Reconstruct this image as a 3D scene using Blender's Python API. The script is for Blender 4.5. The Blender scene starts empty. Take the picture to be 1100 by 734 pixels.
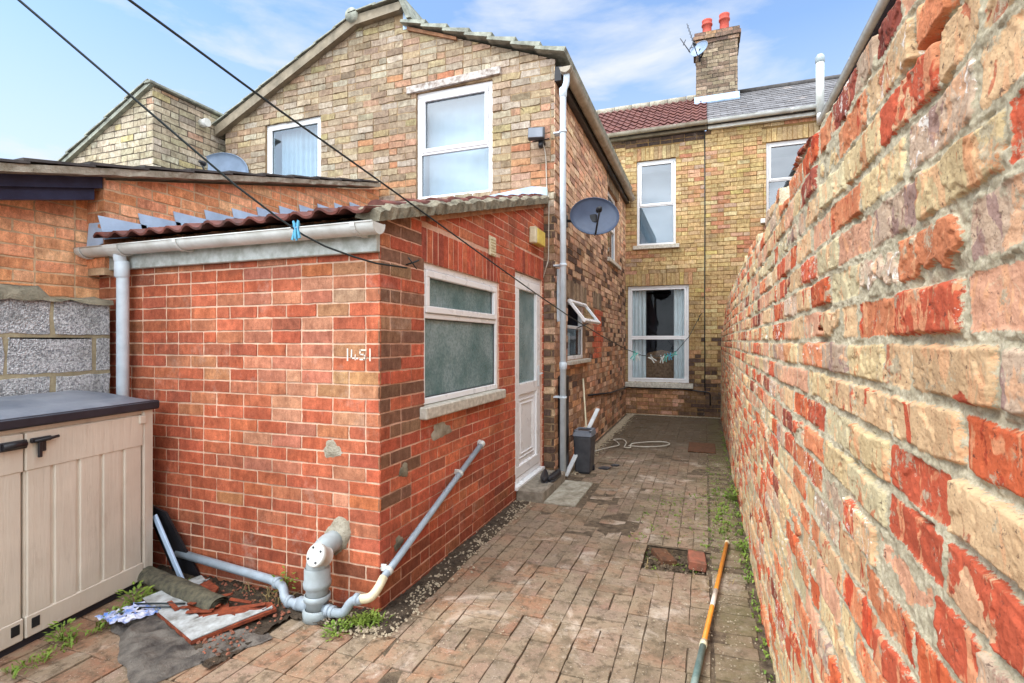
import bpy, math, random
import numpy as np
from mathutils import Vector, Matrix
R = math.radians
random.seed(7)
scene = bpy.context.scene
COL = scene.collection

# ---------------------------------------------------------------- camera
cam_d = bpy.data.cameras.new("camera")
cam = bpy.data.objects.new("camera", cam_d); COL.objects.link(cam)
cam.location = (0, 0, 1.5)
cam.rotation_euler = (R(90), 0, math.atan(207/560.))
cam_d.sensor_width = 36; cam_d.lens = 560/1100*36
cam_d.clip_start = .02; cam_d.clip_end = 500
scene.camera = cam

# ---------------------------------------------------------------- light
SUN_AZ_VEC = Vector((-.48, -.45, .80)).normalized()      # direction towards the sun
world = bpy.data.worlds.new("World"); scene.world = world; world.use_nodes = True
wn, wl = world.node_tree.nodes, world.node_tree.links
wn.clear()
w_out = wn.new("ShaderNodeOutputWorld"); w_bg = wn.new("ShaderNodeBackground")
sky = wn.new("ShaderNodeTexSky"); sky.sky_type = 'NISHITA'; sky.sun_disc = False
sky.sun_elevation = math.asin(SUN_AZ_VEC.z)
sky.sun_rotation = math.atan2(SUN_AZ_VEC.x, SUN_AZ_VEC.y)
sky.air_density = 1.0; sky.dust_density = 1.6; sky.ozone_density = 1.2
w_tc = wn.new("ShaderNodeTexCoord"); w_map = wn.new("ShaderNodeMapping"); w_map.inputs['Scale'].default_value = (1.5, 1.5, 5.5)
w_n = wn.new("ShaderNodeTexNoise"); w_n.inputs['Scale'].default_value = 2.3; w_n.inputs['Detail'].default_value = 9; w_n.inputs['Roughness'].default_value = .56; w_n.inputs['Distortion'].default_value = .25
w_r = wn.new("ShaderNodeValToRGB"); w_r.color_ramp.elements[0].position = .45; w_r.color_ramp.elements[0].color = (.16,)*3+(1,)
w_r.color_ramp.elements[1].position = .70; w_r.color_ramp.elements[1].color = (.95,)*3+(1,)
w_sep = wn.new("ShaderNodeSeparateXYZ"); w_hz = wn.new("ShaderNodeMapRange")
w_hz.inputs['From Min'].default_value = .56; w_hz.inputs['From Max'].default_value = .16; w_hz.inputs['To Min'].default_value = 0.0; w_hz.inputs['To Max'].default_value = .84
w_mx = wn.new("ShaderNodeMath"); w_mx.operation = 'MAXIMUM'
w_mix = wn.new("ShaderNodeMix"); w_mix.data_type = 'RGBA'
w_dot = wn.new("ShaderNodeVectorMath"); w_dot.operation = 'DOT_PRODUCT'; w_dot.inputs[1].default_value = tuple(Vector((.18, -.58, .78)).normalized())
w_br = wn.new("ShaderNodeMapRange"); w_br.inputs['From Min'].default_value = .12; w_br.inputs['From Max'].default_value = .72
w_cc = wn.new("ShaderNodeMix"); w_cc.data_type = 'RGBA'; w_cc.inputs[6].default_value = (2.9, 3.05, 3.25, 1); w_cc.inputs[7].default_value = (14.0, 14.6, 15.2, 1)   # clouds: brighter bank added in the unseen sky behind the viewer, as fill light
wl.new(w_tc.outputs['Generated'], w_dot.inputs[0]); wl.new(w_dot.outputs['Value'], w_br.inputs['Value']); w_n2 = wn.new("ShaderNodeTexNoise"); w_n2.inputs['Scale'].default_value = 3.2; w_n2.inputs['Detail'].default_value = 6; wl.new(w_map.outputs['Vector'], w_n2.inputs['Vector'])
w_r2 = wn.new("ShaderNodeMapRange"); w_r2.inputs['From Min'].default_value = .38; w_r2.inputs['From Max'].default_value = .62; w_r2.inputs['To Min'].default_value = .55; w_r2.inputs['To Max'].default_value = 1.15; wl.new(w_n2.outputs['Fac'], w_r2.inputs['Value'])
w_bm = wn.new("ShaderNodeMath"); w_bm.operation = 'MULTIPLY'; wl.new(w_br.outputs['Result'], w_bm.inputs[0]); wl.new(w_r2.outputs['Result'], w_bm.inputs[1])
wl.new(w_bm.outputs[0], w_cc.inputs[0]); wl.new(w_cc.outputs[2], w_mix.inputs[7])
wl.new(w_tc.outputs['Generated'], w_map.inputs['Vector']); wl.new(w_map.outputs['Vector'], w_n.inputs['Vector'])
wl.new(w_n.outputs['Fac'], w_r.inputs['Fac'])
wl.new(w_tc.outputs['Generated'], w_sep.inputs[0]); wl.new(w_sep.outputs['Z'], w_hz.inputs['Value'])
wl.new(w_r.outputs['Color'], w_mx.inputs[0]); wl.new(w_hz.outputs['Result'], w_mx.inputs[1])
w_m2 = wn.new("ShaderNodeMath"); w_m2.operation = 'MAXIMUM'; w_b2 = wn.new("ShaderNodeMath"); w_b2.operation = 'MULTIPLY'; w_b2.inputs[1].default_value = .85
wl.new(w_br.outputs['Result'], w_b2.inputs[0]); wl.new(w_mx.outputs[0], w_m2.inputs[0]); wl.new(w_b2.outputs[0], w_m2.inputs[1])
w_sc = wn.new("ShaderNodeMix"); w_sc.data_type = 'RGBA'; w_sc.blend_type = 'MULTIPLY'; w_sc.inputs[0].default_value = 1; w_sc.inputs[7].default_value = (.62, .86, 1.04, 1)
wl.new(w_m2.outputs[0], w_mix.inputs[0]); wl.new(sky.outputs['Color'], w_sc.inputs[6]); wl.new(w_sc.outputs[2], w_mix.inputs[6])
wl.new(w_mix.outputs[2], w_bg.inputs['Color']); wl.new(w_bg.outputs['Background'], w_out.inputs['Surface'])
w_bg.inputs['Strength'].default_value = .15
sun_d = bpy.data.lights.new("sun", 'SUN'); sun_d.energy = 1.35; sun_d.angle = R(22); sun_d.color = (1, .97, .93)
sun = bpy.data.objects.new("sun", sun_d); COL.objects.link(sun)
sun.rotation_euler = (-SUN_AZ_VEC).to_track_quat('-Z', 'Y').to_euler()
sun.location = (-6, -8, 12)
scene.view_settings.view_transform = 'Standard'; scene.view_settings.look = 'None'
scene.view_settings.gamma = 1; scene.view_settings.exposure = 1.08
scene.cycles.use_denoising = True
scene.cycles.max_bounces = 6; scene.cycles.transparent_max_bounces = 8

# ---------------------------------------------------------------- materials
def lin(c):
    return tuple((x/12.92 if x <= .04045 else ((x+.055)/1.055)**2.4) for x in (v/255. for v in c))
def col4(c, k=1.0): return tuple(min(1, x*k) for x in lin(c))+(1,)

class NT:
    def __init__(s, name):
        s.m = bpy.data.materials.new(name); s.m.use_nodes = True
        s.n = s.m.node_tree.nodes; s.l = s.m.node_tree.links
        s.b = s.n['Principled BSDF']; s.out = s.n['Material Output']
        s.tc = s.n.new('ShaderNodeTexCoord')
    def noise(s, scale, detail=4, rough=.55, vec=None, dist=0, stretch=None):
        n = s.n.new('ShaderNodeTexNoise'); n.inputs['Scale'].default_value = scale; n.inputs['Detail'].default_value = detail
        n.inputs['Roughness'].default_value = rough; n.inputs['Distortion'].default_value = dist
        v = vec or s.tc.outputs['Object']
        if stretch:
            mp = s.n.new('ShaderNodeMapping'); mp.inputs['Scale'].default_value = stretch; s.l.new(v, mp.inputs['Vector']); v = mp.outputs['Vector']
        s.l.new(v, n.inputs['Vector']); return n.outputs['Fac']
    def voro(s, scale, feature='F1', vec=None):
        n = s.n.new('ShaderNodeTexVoronoi'); n.inputs['Scale'].default_value = scale; n.feature = feature
        s.l.new(vec or s.tc.outputs['Object'], n.inputs['Vector']); return n.outputs['Distance']
    def rng(s, val, a, b, lo=0., hi=1.):
        n = s.n.new('ShaderNodeMapRange'); n.clamp = True
        n.inputs['From Min'].default_value = a; n.inputs['From Max'].default_value = b
        n.inputs['To Min'].default_value = lo; n.inputs['To Max'].default_value = hi
        s.l.new(val, n.inputs['Value']); return n.outputs['Result']
    def mix(s, fac, a, b, mode='MIX'):
        n = s.n.new('ShaderNodeMix'); n.data_type = 'RGBA'; n.blend_type = mode
        for i, v in ((0, fac), (6, a), (7, b)):
            if hasattr(v, 'is_output'): s.l.new(v, n.inputs[i])
            else: n.inputs[i].default_value = v
        return n.outputs[2]
    def math(s, op, a, b=0.):
        n = s.n.new('ShaderNodeMath'); n.operation = op
        for i, v in ((0, a), (1, b)):
            if hasattr(v, 'is_output'): s.l.new(v, n.inputs[i])
            else: n.inputs[i].default_value = v
        return n.outputs[0]
    def attr(s, name):
        n = s.n.new('ShaderNodeAttribute'); n.attribute_name = name; return n
    def bump(s, h, strength=.5, dist=.01):
        n = s.n.new('ShaderNodeBump'); n.inputs['Strength'].default_value = strength; n.inputs['Distance'].default_value = dist
        s.l.new(h, n.inputs['Height']); s.l.new(n.outputs['Normal'], s.b.inputs['Normal'])
    def base(s, c):
        if hasattr(c, 'is_output'): s.l.new(c, s.b.inputs['Base Color'])
        else: s.b.inputs['Base Color'].default_value = c
    def rough(s, v):
        if hasattr(v, 'is_output'): s.l.new(v, s.b.inputs['Roughness'])
        else: s.b.inputs['Roughness'].default_value = v
    def sep(s):
        n = s.n.new('ShaderNodeSeparateXYZ'); s.l.new(s.tc.outputs['Object'], n.inputs[0]); return n.outputs

def simple(name, c, rough=.6, var=.25, scale=8, bump=.15, c2=None, metallic=0., dist=.004, spec=.4, k=1.):
    t = NT(name)
    a = col4(c, k); b = col4(c2, k) if c2 else tuple(x*(1-var) for x in a[:3])+(1,)
    f = t.rng(t.noise(scale, 6, .62), .35, .68)
    t.base(t.mix(f, a, b)); t.rough(t.rng(t.noise(scale*2.3, 4), .3, .7, rough*.8, min(1, rough*1.15)))
    t.b.inputs['Metallic'].default_value = metallic
    t.b.inputs['Specular IOR Level'].default_value = spec
    t.bump(t.noise(scale*7, 5, .65), bump, dist)
    return t.m

def brick_face_mat(name, grime=(70, 60, 52), gr=.35, bloom=.12, bscale=1.):
    """face colour of each brick comes from its own 'bcol', with kiln marks, pits and dirt over it"""
    t = NT(name)
    a = t.attr('bcol').outputs['Color']
    n1 = t.noise(22*bscale, 7, .72); n2 = t.noise(95*bscale, 5, .65); n3 = t.noise(1.9, 7, .72, stretch=(1, 1, .55)); n4 = t.noise(5.5, 8, .75, dist=.4)
    ns = t.noise(11*bscale, 6, .72, stretch=(3.4, 3.4, .8)); n5 = t.noise(230, 3, .7)
    c = t.mix(t.rng(n1, .44, .64, 0, .75), a, t.mix(1., a, (.66, .58, .54, 1), 'MULTIPLY'))
    c = t.mix(t.rng(n1, .46, .34, 0, .5), c, t.mix(1., c, (1.35, 1.32, 1.28, 1), 'MULTIPLY'))
    c = t.mix(t.rng(ns, .50, .66, 0, .8), c, t.mix(1., c, (1.32, 1.34, 1.34, 1), 'MULTIPLY'))
    c = t.mix(t.rng(ns, .46, .32, 0, .75), c, t.mix(1., c, (.60, .54, .52, 1), 'MULTIPLY'))
    c = t.mix(t.rng(n5, .58, .70, 0, .8), c, t.mix(1., c, (1.6, 1.6, 1.6, 1), 'MULTIPLY'))
    c = t.mix(t.rng(n5, .42, .30, 0, .8), c, t.mix(1., c, (.36, .33, .32, 1), 'MULTIPLY'))
    c = t.mix(t.rng(n2, .42, .30, 0, .8), c, t.mix(1., c, (.42, .38, .36, 1), 'MULTIPLY'))
    c = t.mix(t.rng(n4, .50, .70, 0, gr*1.5), c, col4(grime))
    c = t.mix(t.rng(n3, .50, .68, 0, .5), c, t.mix(1., c, (.50, .46, .43, 1), 'MULTIPLY'))
    c = t.mix(t.rng(t.noise(2.6, 7, .75), .58, .72, 0, bloom*2.6), c, col4((228, 208, 192)))
    t.base(c); t.rough(.88); t.b.inputs['Specular IOR Level'].default_value = .25
    t.bump(t.math('ADD', n2, t.math('MULTIPLY', n1, .8)), .55, .004)
    return t.m
def mortar_mat(name, c, c2=None, gr=.4):
    t = NT(name)
    n1 = t.noise(60, 5, .7); n2 = t.noise(3.1, 6, .7); n3 = t.noise(1.9, 7, .72, stretch=(1, 1, .55))
    a = col4(c); b = col4(c2) if c2 else tuple(x*.6 for x in a[:3])+(1,)
    m_ = t.mix(t.rng(n2, .42, .66, 0, min(1, gr*2)), t.mix(t.rng(n1, .3, .7), a, tuple(x*.72 for x in a[:3])+(1,)), b)
    t.base(t.mix(t.rng(n3, .50, .68, 0, .6), m_, t.mix(1., m_, (.50, .46, .43, 1), 'MULTIPLY')))
    t.rough(.95); t.bump(n1, .7, .006); t.b.inputs['Specular IOR Level'].default_value = .2
    return t.m

M = {}
M['brick'] = brick_face_mat('weathered_brick')
M['brick_red'] = brick_face_mat('pressed_red_brick', grime=(95, 62, 50), gr=.30, bloom=.10)
M['brick_old'] = brick_face_mat('old_stock_brick', grime=(92, 80, 66), gr=.45, bloom=.08)
M['m_red'] = mortar_mat('pinkish_mortar', (234, 200, 174), (160, 124, 102), .28)
M['m_side'] = mortar_mat('pink_mortar', (240, 198, 174), (164, 116, 94), .25)
M['m_orange'] = mortar_mat('sandy_mortar', (226, 196, 160), (150, 120, 90))
M['m_buff'] = mortar_mat('buff_mortar', (140, 116, 88), (190, 165, 130))
M['m_main'] = mortar_mat('ochre_mortar', (158, 124, 76), (95, 78, 55))
M['m_wing'] = mortar_mat('tan_mortar', (186, 148, 118), (120, 92, 72))
M['m_dark'] = mortar_mat('dark_mortar', (92, 84, 74), (120, 110, 96))
M['m_block'] = mortar_mat('grey_sand_mortar', (188, 178, 148), (130, 122, 98))
M['upvc'] = simple('white_plastic', (238, 240, 242), .3, .05, 3, .03, spec=.5)
M['upvc_dirty'] = simple('weathered_white_plastic', (228, 230, 226), .45, .1, 14, .08, c2=(205, 205, 196))
M['grey_pipe'] = simple('grey_plastic_pipe', (212, 226, 236), .42, .1, 9, .06, c2=(190, 204, 214))
M['gutter'] = simple('pale_grey_gutter', (216, 220, 218), .45, .1, 6, .08, c2=(184, 186, 180))
M['gutter_old'] = simple('stained_beige_gutter', (178, 170, 155), .55, .2, 5, .1, c2=(140, 130, 112))
M['waste'] = simple('grey_waste_pipe', (158, 172, 184), .42, .12, 12, .08, c2=(134, 146, 154))
M['stack'] = simple('soil_pipe_plastic', (164, 176, 182), .4, .1, 7, .08, c2=(140, 150, 150))
M['cream'] = simple('cream_plastic', (222, 214, 186), .45, .1, 20, .06, c2=(196, 186, 150))
M['yellow'] = simple('faded_yellow_plastic', (222, 200, 96), .45, .15, 18, .06, c2=(200, 176, 80))
M['fascia'] = simple('flaking_grey_paint', (196, 204, 202), .6, .2, 16, .3, c2=(150, 156, 148), dist=.006)
M['lintelw'] = simple('peeling_white_paint', (222, 216, 210), .7, .2, 16, .6, c2=(120, 104, 92), dist=.01)
M['timber'] = simple('weathered_timber', (176, 128, 92), .8, .3, 9, .4, c2=(120, 84, 60))
M['barge'] = simple('grey_barge_board', (150, 138, 118), .8, .3, 7, .4, c2=(112, 104, 88))
M['navy'] = simple('navy_painted_board', (30, 32, 58), .5, .3, 10, .3, c2=(44, 48, 76))
M['concrete'] = simple('rough_concrete', (158, 150, 136), .9, .3, 12, .8, c2=(110, 102, 88), dist=.01)
M['sill'] = simple('painted_sill', (212, 208, 196), .7, .2, 26, .5, c2=(165, 160, 146), dist=.006)
M['cement'] = simple('mossy_cement', (150, 142, 122), .95, .4, 10, .9, c2=(84, 80, 66), dist=.014)
M['cementl'] = simple('pale_cement', (186, 180, 164), .95, .4, 12, .9, c2=(130, 122, 104), dist=.012)
M['lead'] = simple('lead_flashing', (190, 216, 244), .5, .2, 5, .3, c2=(160, 184, 212), metallic=.1)
M['tile'] = simple('dark_red_pantile', (120, 66, 56), .75, .4, 9, .5, c2=(70, 46, 42))
M['tile_main'] = simple('red_brown_pantile', (116, 72, 62), .7, .4, 5, .4, c2=(92, 54, 50))
M['tile_grey'] = simple('lichened_concrete_tile', (168, 172, 158), .85, .3, 9, .6, c2=(112, 114, 104))
M['tile_dark'] = simple('dark_grey_tile', (84, 80, 78), .85, .3, 9, .5, c2=(56, 54, 54))
M['slate'] = simple('grey_slate', (112, 114, 118), .6, .3, 9, .4, c2=(82, 82, 86))
M['black'] = simple('black_plastic', (26, 27, 31), .4, .3, 14, .1, c2=(40, 41, 46))
M['dark_grey'] = simple('charcoal_plastic', (58, 60, 66), .45, .25, 10, .1, c2=(76, 78, 82))
M['lid'] = simple('slate_grey_plastic', (96, 104, 116), .40, .25, 4, .25, c2=(130, 136, 146), dist=.003)
M['lid_edge'] = simple('charcoal_lid_edge', (34, 36, 46), .5, .25, 10, .1, c2=(46, 48, 58))
M['dish'] = simple('grey_painted_dish', (80, 94, 118), .38, .15, 5, .05, c2=(66, 78, 100))
M['dish_l'] = simple('pale_painted_dish', (140, 160, 186), .4, .15, 5, .05, c2=(120, 138, 160))
M['pot'] = simple('terracotta', (184, 82, 66), .75, .25, 8, .3, c2=(168, 66, 54))
M['wire'] = simple('dark_cable', (34, 46, 48), .5, .2, 9, .05)
M['rope'] = simple('pale_rope', (206, 200, 186), .8, .2, 40, .3)
M['rust'] = simple('rusty_metal', (150, 74, 44), .9, .4, 30, .8, c2=(96, 44, 30), dist=.004)
M['rusty_cover'] = simple('brown_rusty_cover', (112, 74, 50), .9, .4, 22, .8, c2=(78, 56, 40))
M['orange_wood'] = simple('orange_varnished_pole', (226, 148, 52), .45, .2, 20, .1, c2=(204, 124, 40))
M['green_grey'] = simple('worn_green_pole', (88, 112, 108), .6, .3, 22, .3, c2=(132, 146, 138))
M['soil'] = simple('dark_soil', (96, 82, 66), 1., .4, 22, 1., c2=(58, 48, 38), dist=.02)
M['joint_sand'] = simple('dirty_joint_sand', (116, 100, 80), 1., .4, 16, 1., c2=(66, 54, 42), dist=.01)
M['loose_paver'] = simple('loose_paver', (160, 96, 74), .95, .4, 14, .7, c2=(104, 74, 58))
M['gravel'] = simple('pale_gravel', (176, 162, 138), .9, .4, 30, .5, c2=(136, 124, 104))
M['weed'] = simple('weed_leaf', (92, 122, 42), .7, .35, 9, .1, c2=(130, 150, 60))
M['weed_dry'] = simple('dry_stalk', (150, 132, 88), .9, .35, 9, .1, c2=(116, 100, 66))
M['felt'] = simple('dark_roofing_felt', (122, 116, 108), .95, .3, 9, .9, c2=(62, 58, 56), dist=.012, spec=.2)
M['carpet'] = simple('mossy_roofing_felt_roll', (116, 112, 92), .95, .4, 26, .9, c2=(66, 66, 58), dist=.012)
M['bluecloth'] = simple('blue_white_wrapper', (90, 130, 205), .6, .3, 26, .3, c2=(226, 226, 226))
M['bluepeg'] = simple('blue_peg_plastic', (64, 138, 190), .4, .2, 30, .05, c2=(90, 176, 200))
M['whitepeg'] = simple('white_peg_plastic', (222, 226, 220), .4, .2, 30, .05)
M['tealpeg'] = simple('teal_peg_plastic', (96, 190, 180), .4, .2, 30, .05)
M['curtain'] = simple('pale_blue_curtain', (214, 224, 226), .9, .15, 5, .2)
M['net'] = simple('net_and_sky_backing', (176, 190, 198), .9, .12, 5, .2)  # net curtain; also backs the gable panes, pale in place of reflected sky
M['wicker'] = simple('brown_wicker', (150, 118, 90), .8, .4, 20, .8, c2=(96, 72, 54))
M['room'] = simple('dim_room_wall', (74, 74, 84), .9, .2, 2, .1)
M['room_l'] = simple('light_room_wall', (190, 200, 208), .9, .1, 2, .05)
M['plank'] = simple('white_painted_plank', (226, 230, 232), .5, .15, 10, .2, c2=(190, 196, 198))
M['textpaint'] = simple('white_paint', (236, 220, 206), .6, .08, 40, .1)
M['gold'] = simple('pole_label', (220, 206, 190), .5, .2, 30, .1)

def glass(name, fac, tint, rough=.02, wav=.0, ior=1.5):
    t = NT(name); n, l = t.n, t.l
    n.remove(t.b)
    g = n.new('ShaderNodeBsdfGlossy'); g.inputs['Roughness'].default_value = rough; g.inputs['Color'].default_value = (.92, .96, 1, 1)
    tr = n.new('ShaderNodeBsdfTransparent'); tr.inputs['Color'].default_value = tint
    fr = n.new('ShaderNodeFresnel'); fr.inputs['IOR'].default_value = ior
    ge = n.new('ShaderNodeNewGeometry'); ma = t.math('MULTIPLY', t.math('ADD', fr.outputs[0], fac), t.math('SUBTRACT', 1., ge.outputs['Backfacing']))
    mc = n.new('ShaderNodeMixShader'); l.new(ma, mc.inputs[0]); l.new(tr.outputs[0], mc.inputs[1]); l.new(g.outputs[0], mc.inputs[2])
    if wav:
        b = n.new('ShaderNodeBump'); b.inputs['Strength'].default_value = wav; b.inputs['Distance'].default_value = .01
        l.new(t.noise(2.2, 2), b.inputs['Height']); l.new(b.outputs['Normal'], g.inputs['Normal'])
    l.new(mc.outputs[0], t.out.inputs['Surface'])
    return t.m
M['glass'] = glass('window_glass', .12, (.86, .92, .95, 1), wav=.06)
M['glass_clear'] = glass('clear_window_glass', .0, (.94, .96, .97, 1), wav=.05, ior=1.28)
def obscured(name):
    t = NT(name)
    n1 = t.noise(3.4, 5, .6); n2 = t.voro(90); n3 = t.noise(55, 4, .7)
    c = t.mix(t.rng(n1, .35, .66), col4((128, 164, 166)), col4((196, 218, 220)))
    c = t.mix(t.rng(n3, .40, .62, 0, .45), c, col4((92, 126, 126)))
    t.base(c); t.rough(.12); t.b.inputs['Specular IOR Level'].default_value = .6
    t.b.inputs['Transmission Weight'].default_value = .5; t.b.inputs['IOR'].default_value = 1.2
    t.bump(t.math('ADD', n2, n3), .5, .004)
    return t.m
M['obscured'] = obscured('obscured_glass')

def wood_plastic(name, c):
    t = NT(name)
    g = t.noise(5, 5, .6, stretch=(9, 9, .8)); g2 = t.noise(3, 6, .6)
    a = col4(c)
    c = t.mix(t.rng(g2, .35, .7), a, tuple(x*.84 for x in a[:3])+(1,)); c = t.mix(t.rng(g, .40, .30, 0, .35), c, tuple(x*.6 for x in a[:3])+(1,)); c = t.mix(t.rng(t.noise(7, 8, .75, stretch=(1, 1, .25)), .56, .70, 0, .4), c, col4((150, 138, 118))); t.base(c)
    t.rough(.55); t.bump(g, .6, .005); return t.m
M['beige'] = wood_plastic('beige_wood_grain_plastic', (212, 206, 192))

def block_mat():
    t = NT('aggregate_block')
    n1 = t.noise(75, 4, .8); v = t.voro(120); n2 = t.noise(4, 5, .6)
    c = t.mix(t.rng(n1, .40, .60), col4((138, 142, 146)), col4((240, 242, 244)))
    c = t.mix(t.rng(n2, .5, .75, 0, .5), c, col4((120, 118, 110)))
    t.base(c); t.rough(1.); t.bump(t.math('ADD', n1, v), 1., .014); return t.m
M['block'] = block_mat()

def paver_mat():
    t = NT('block_paver')
    a = t.attr('bcol').outputs['Color']; xyz = t.sep()
    n0 = t.noise(.9, 5, .6); n1 = t.noise(5, 7, .7, dist=.5); n2 = t.noise(70, 4, .65); n3 = t.noise(2.3, 8, .72, dist=.6); n5 = t.noise(14, 6, .7)
    c = t.mix(t.rng(n2, .35, .65, 0, .6), a, t.mix(1., a, (.55, .52, .5, 1), 'MULTIPLY'))
    c = t.mix(t.rng(n1, .36, .58, .30, .88), c, col4((140, 124, 102)))                     # worn grey-brown film
    c = t.mix(t.rng(n5, .52, .64, 0, .7), c, col4((78, 66, 52)))
    c = t.mix(t.rng(t.noise(2.6, 9, .78, dist=.4), .50, .60, 0, .62), c, col4((96, 84, 66)))
    c = t.mix(t.rng(t.noise(33, 6, .7), .56, .66, 0, .6), c, col4((60, 50, 40)))
    c = t.mix(t.rng(n3, .55, .68, 0, .6), c, col4((214, 200, 184)))                    # lime bloom
    c = t.mix(t.rng(t.noise(120, 3, .7), .64, .70, 0, .7), c, col4((214, 204, 190)))
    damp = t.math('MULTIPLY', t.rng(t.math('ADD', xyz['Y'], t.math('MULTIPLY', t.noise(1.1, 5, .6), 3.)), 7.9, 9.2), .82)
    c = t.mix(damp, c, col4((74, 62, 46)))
    mossx = t.rng(t.math('ADD', xyz['X'], t.math('MULTIPLY', t.noise(1.6, 6, .65), .9)), .35, .72)
    mossy = t.math('MULTIPLY', mossx, t.rng(t.noise(9, 6, .7), .42, .6, .35, 1))
    c = t.mix(t.math('MULTIPLY', mossy, .8), c, col4((98, 92, 56)))
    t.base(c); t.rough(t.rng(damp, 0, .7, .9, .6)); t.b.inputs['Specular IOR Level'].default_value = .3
    t.bump(t.math('ADD', n2, t.math('MULTIPLY', n5, 1.5)), .7, .004)
    return t.m
M['paver'] = paver_mat()

def old_wall_mat():
    """close-up old wall: 'sd' is the distance to the edge of the brick, 'bcol'/'pcol' its two face colours"""
    t = NT('old_patched_brick')
    sd = t.attr('sd').outputs['Fac']; a = t.attr('bcol').outputs['Color']; p = t.attr('pcol').outputs['Color']; q = t.attr('pamt').outputs['Fac']
    w = t.attr('wamt').outputs['Fac']
    off = t.attr('boff').outputs['Vector']
    va = t.n.new('ShaderNodeVectorMath'); va.operation = 'ADD'; t.l.new(t.tc.outputs['Object'], va.inputs[0]); t.l.new(off, va.inputs[1]); vec = va.outputs[0]
    big = t.noise(9, 5, .55, vec=vec, dist=1.2, stretch=(1, 1, .45)); mid = t.noise(38, 7, .7, vec=vec); fine = t.noise(260, 5, .7, vec=vec); fine2 = t.noise(110, 6, .75)
    pit = t.voro(210)
    # patches of the second colour
    pm = t.rng(t.math('SUBTRACT', big, t.math('MULTIPLY', q, -.36)), .60, .615)
    c = t.mix(pm, a, p)
    st_ = t.noise(16, 4, .6, vec=vec, dist=.8, stretch=(1, 1.2, .6))
    c = t.mix(t.rng(st_, .57, .60, 0, .6), c, col4((226, 170, 126)))
    c = t.mix(t.rng(st_, .38, .36, 0, .7), c, t.mix(1., p, (.80, .62, .56, 1), 'MULTIPLY'))
    c = t.mix(t.rng(mid, .52, .72, 0, .6), c, t.mix(1., c, (.60, .50, .46, 1), 'MULTIPLY'))
    c = t.mix(t.rng(mid, .44, .30, 0, .5), c, t.mix(1., c, (1.3, 1.3, 1.25, 1), 'MULTIPLY'))
    c = t.mix(t.rng(fine, .42, .32, 0, .7), c, t.mix(1., c, (.40, .33, .31, 1), 'MULTIPLY'))
    c = t.mix(t.rng(t.noise(70, 5, .7), .40, .33, 0, .8), c, col4((70, 52, 46)))
    c = t.mix(t.rng(t.noise(6, 8, .75, dist=.3), .48, .68, 0, .55), c, t.mix(1., c, (.56, .46, .40, 1), 'MULTIPLY'))
    wm = t.rng(t.math('ADD', t.noise(26, 7, .72, dist=1.), t.math('MULTIPLY', w, .13)), .70, .73)
    c = t.mix(t.math('MULTIPLY', wm, .85), c, col4((232, 226, 216)))
    # mortar
    mn = t.noise(150, 5, .75); mn2 = t.noise(12, 6, .7)
    mc = t.mix(t.rng(mn, .35, .68), col4((158, 148, 122)), col4((204, 194, 168)))
    mc = t.mix(t.rng(mn2, .45, .7, 0, .7), mc, col4((138, 128, 104)))
    mc = t.mix(t.rng(t.noise(34, 6, .7), .60, .70, 0, .6), mc, col4((84, 76, 62)))
    e = t.math('ADD', sd, t.math('MULTIPLY', t.math('SUBTRACT', fine2, .5), .018))
    face = t.rng(e, -.0008, .0008)
    # mortar smears over the faces
    smear = t.math('MULTIPLY', t.rng(t.noise(15, 8, .78), .57, .61), .8)
    c = t.mix(smear, c, mc)
    t.base(t.mix(face, mc, c)); t.rough(.93); t.b.inputs['Specular IOR Level'].default_value = .25
    hh = t.math('ADD', t.math('MULTIPLY', mn, .9), t.math('ADD', t.math('MULTIPLY', fine2, 1.2), t.math('MULTIPLY', pit, .5)))
    t.bump(hh, .5, .003)
    return t.m
M['oldwall'] = old_wall_mat()

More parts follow.
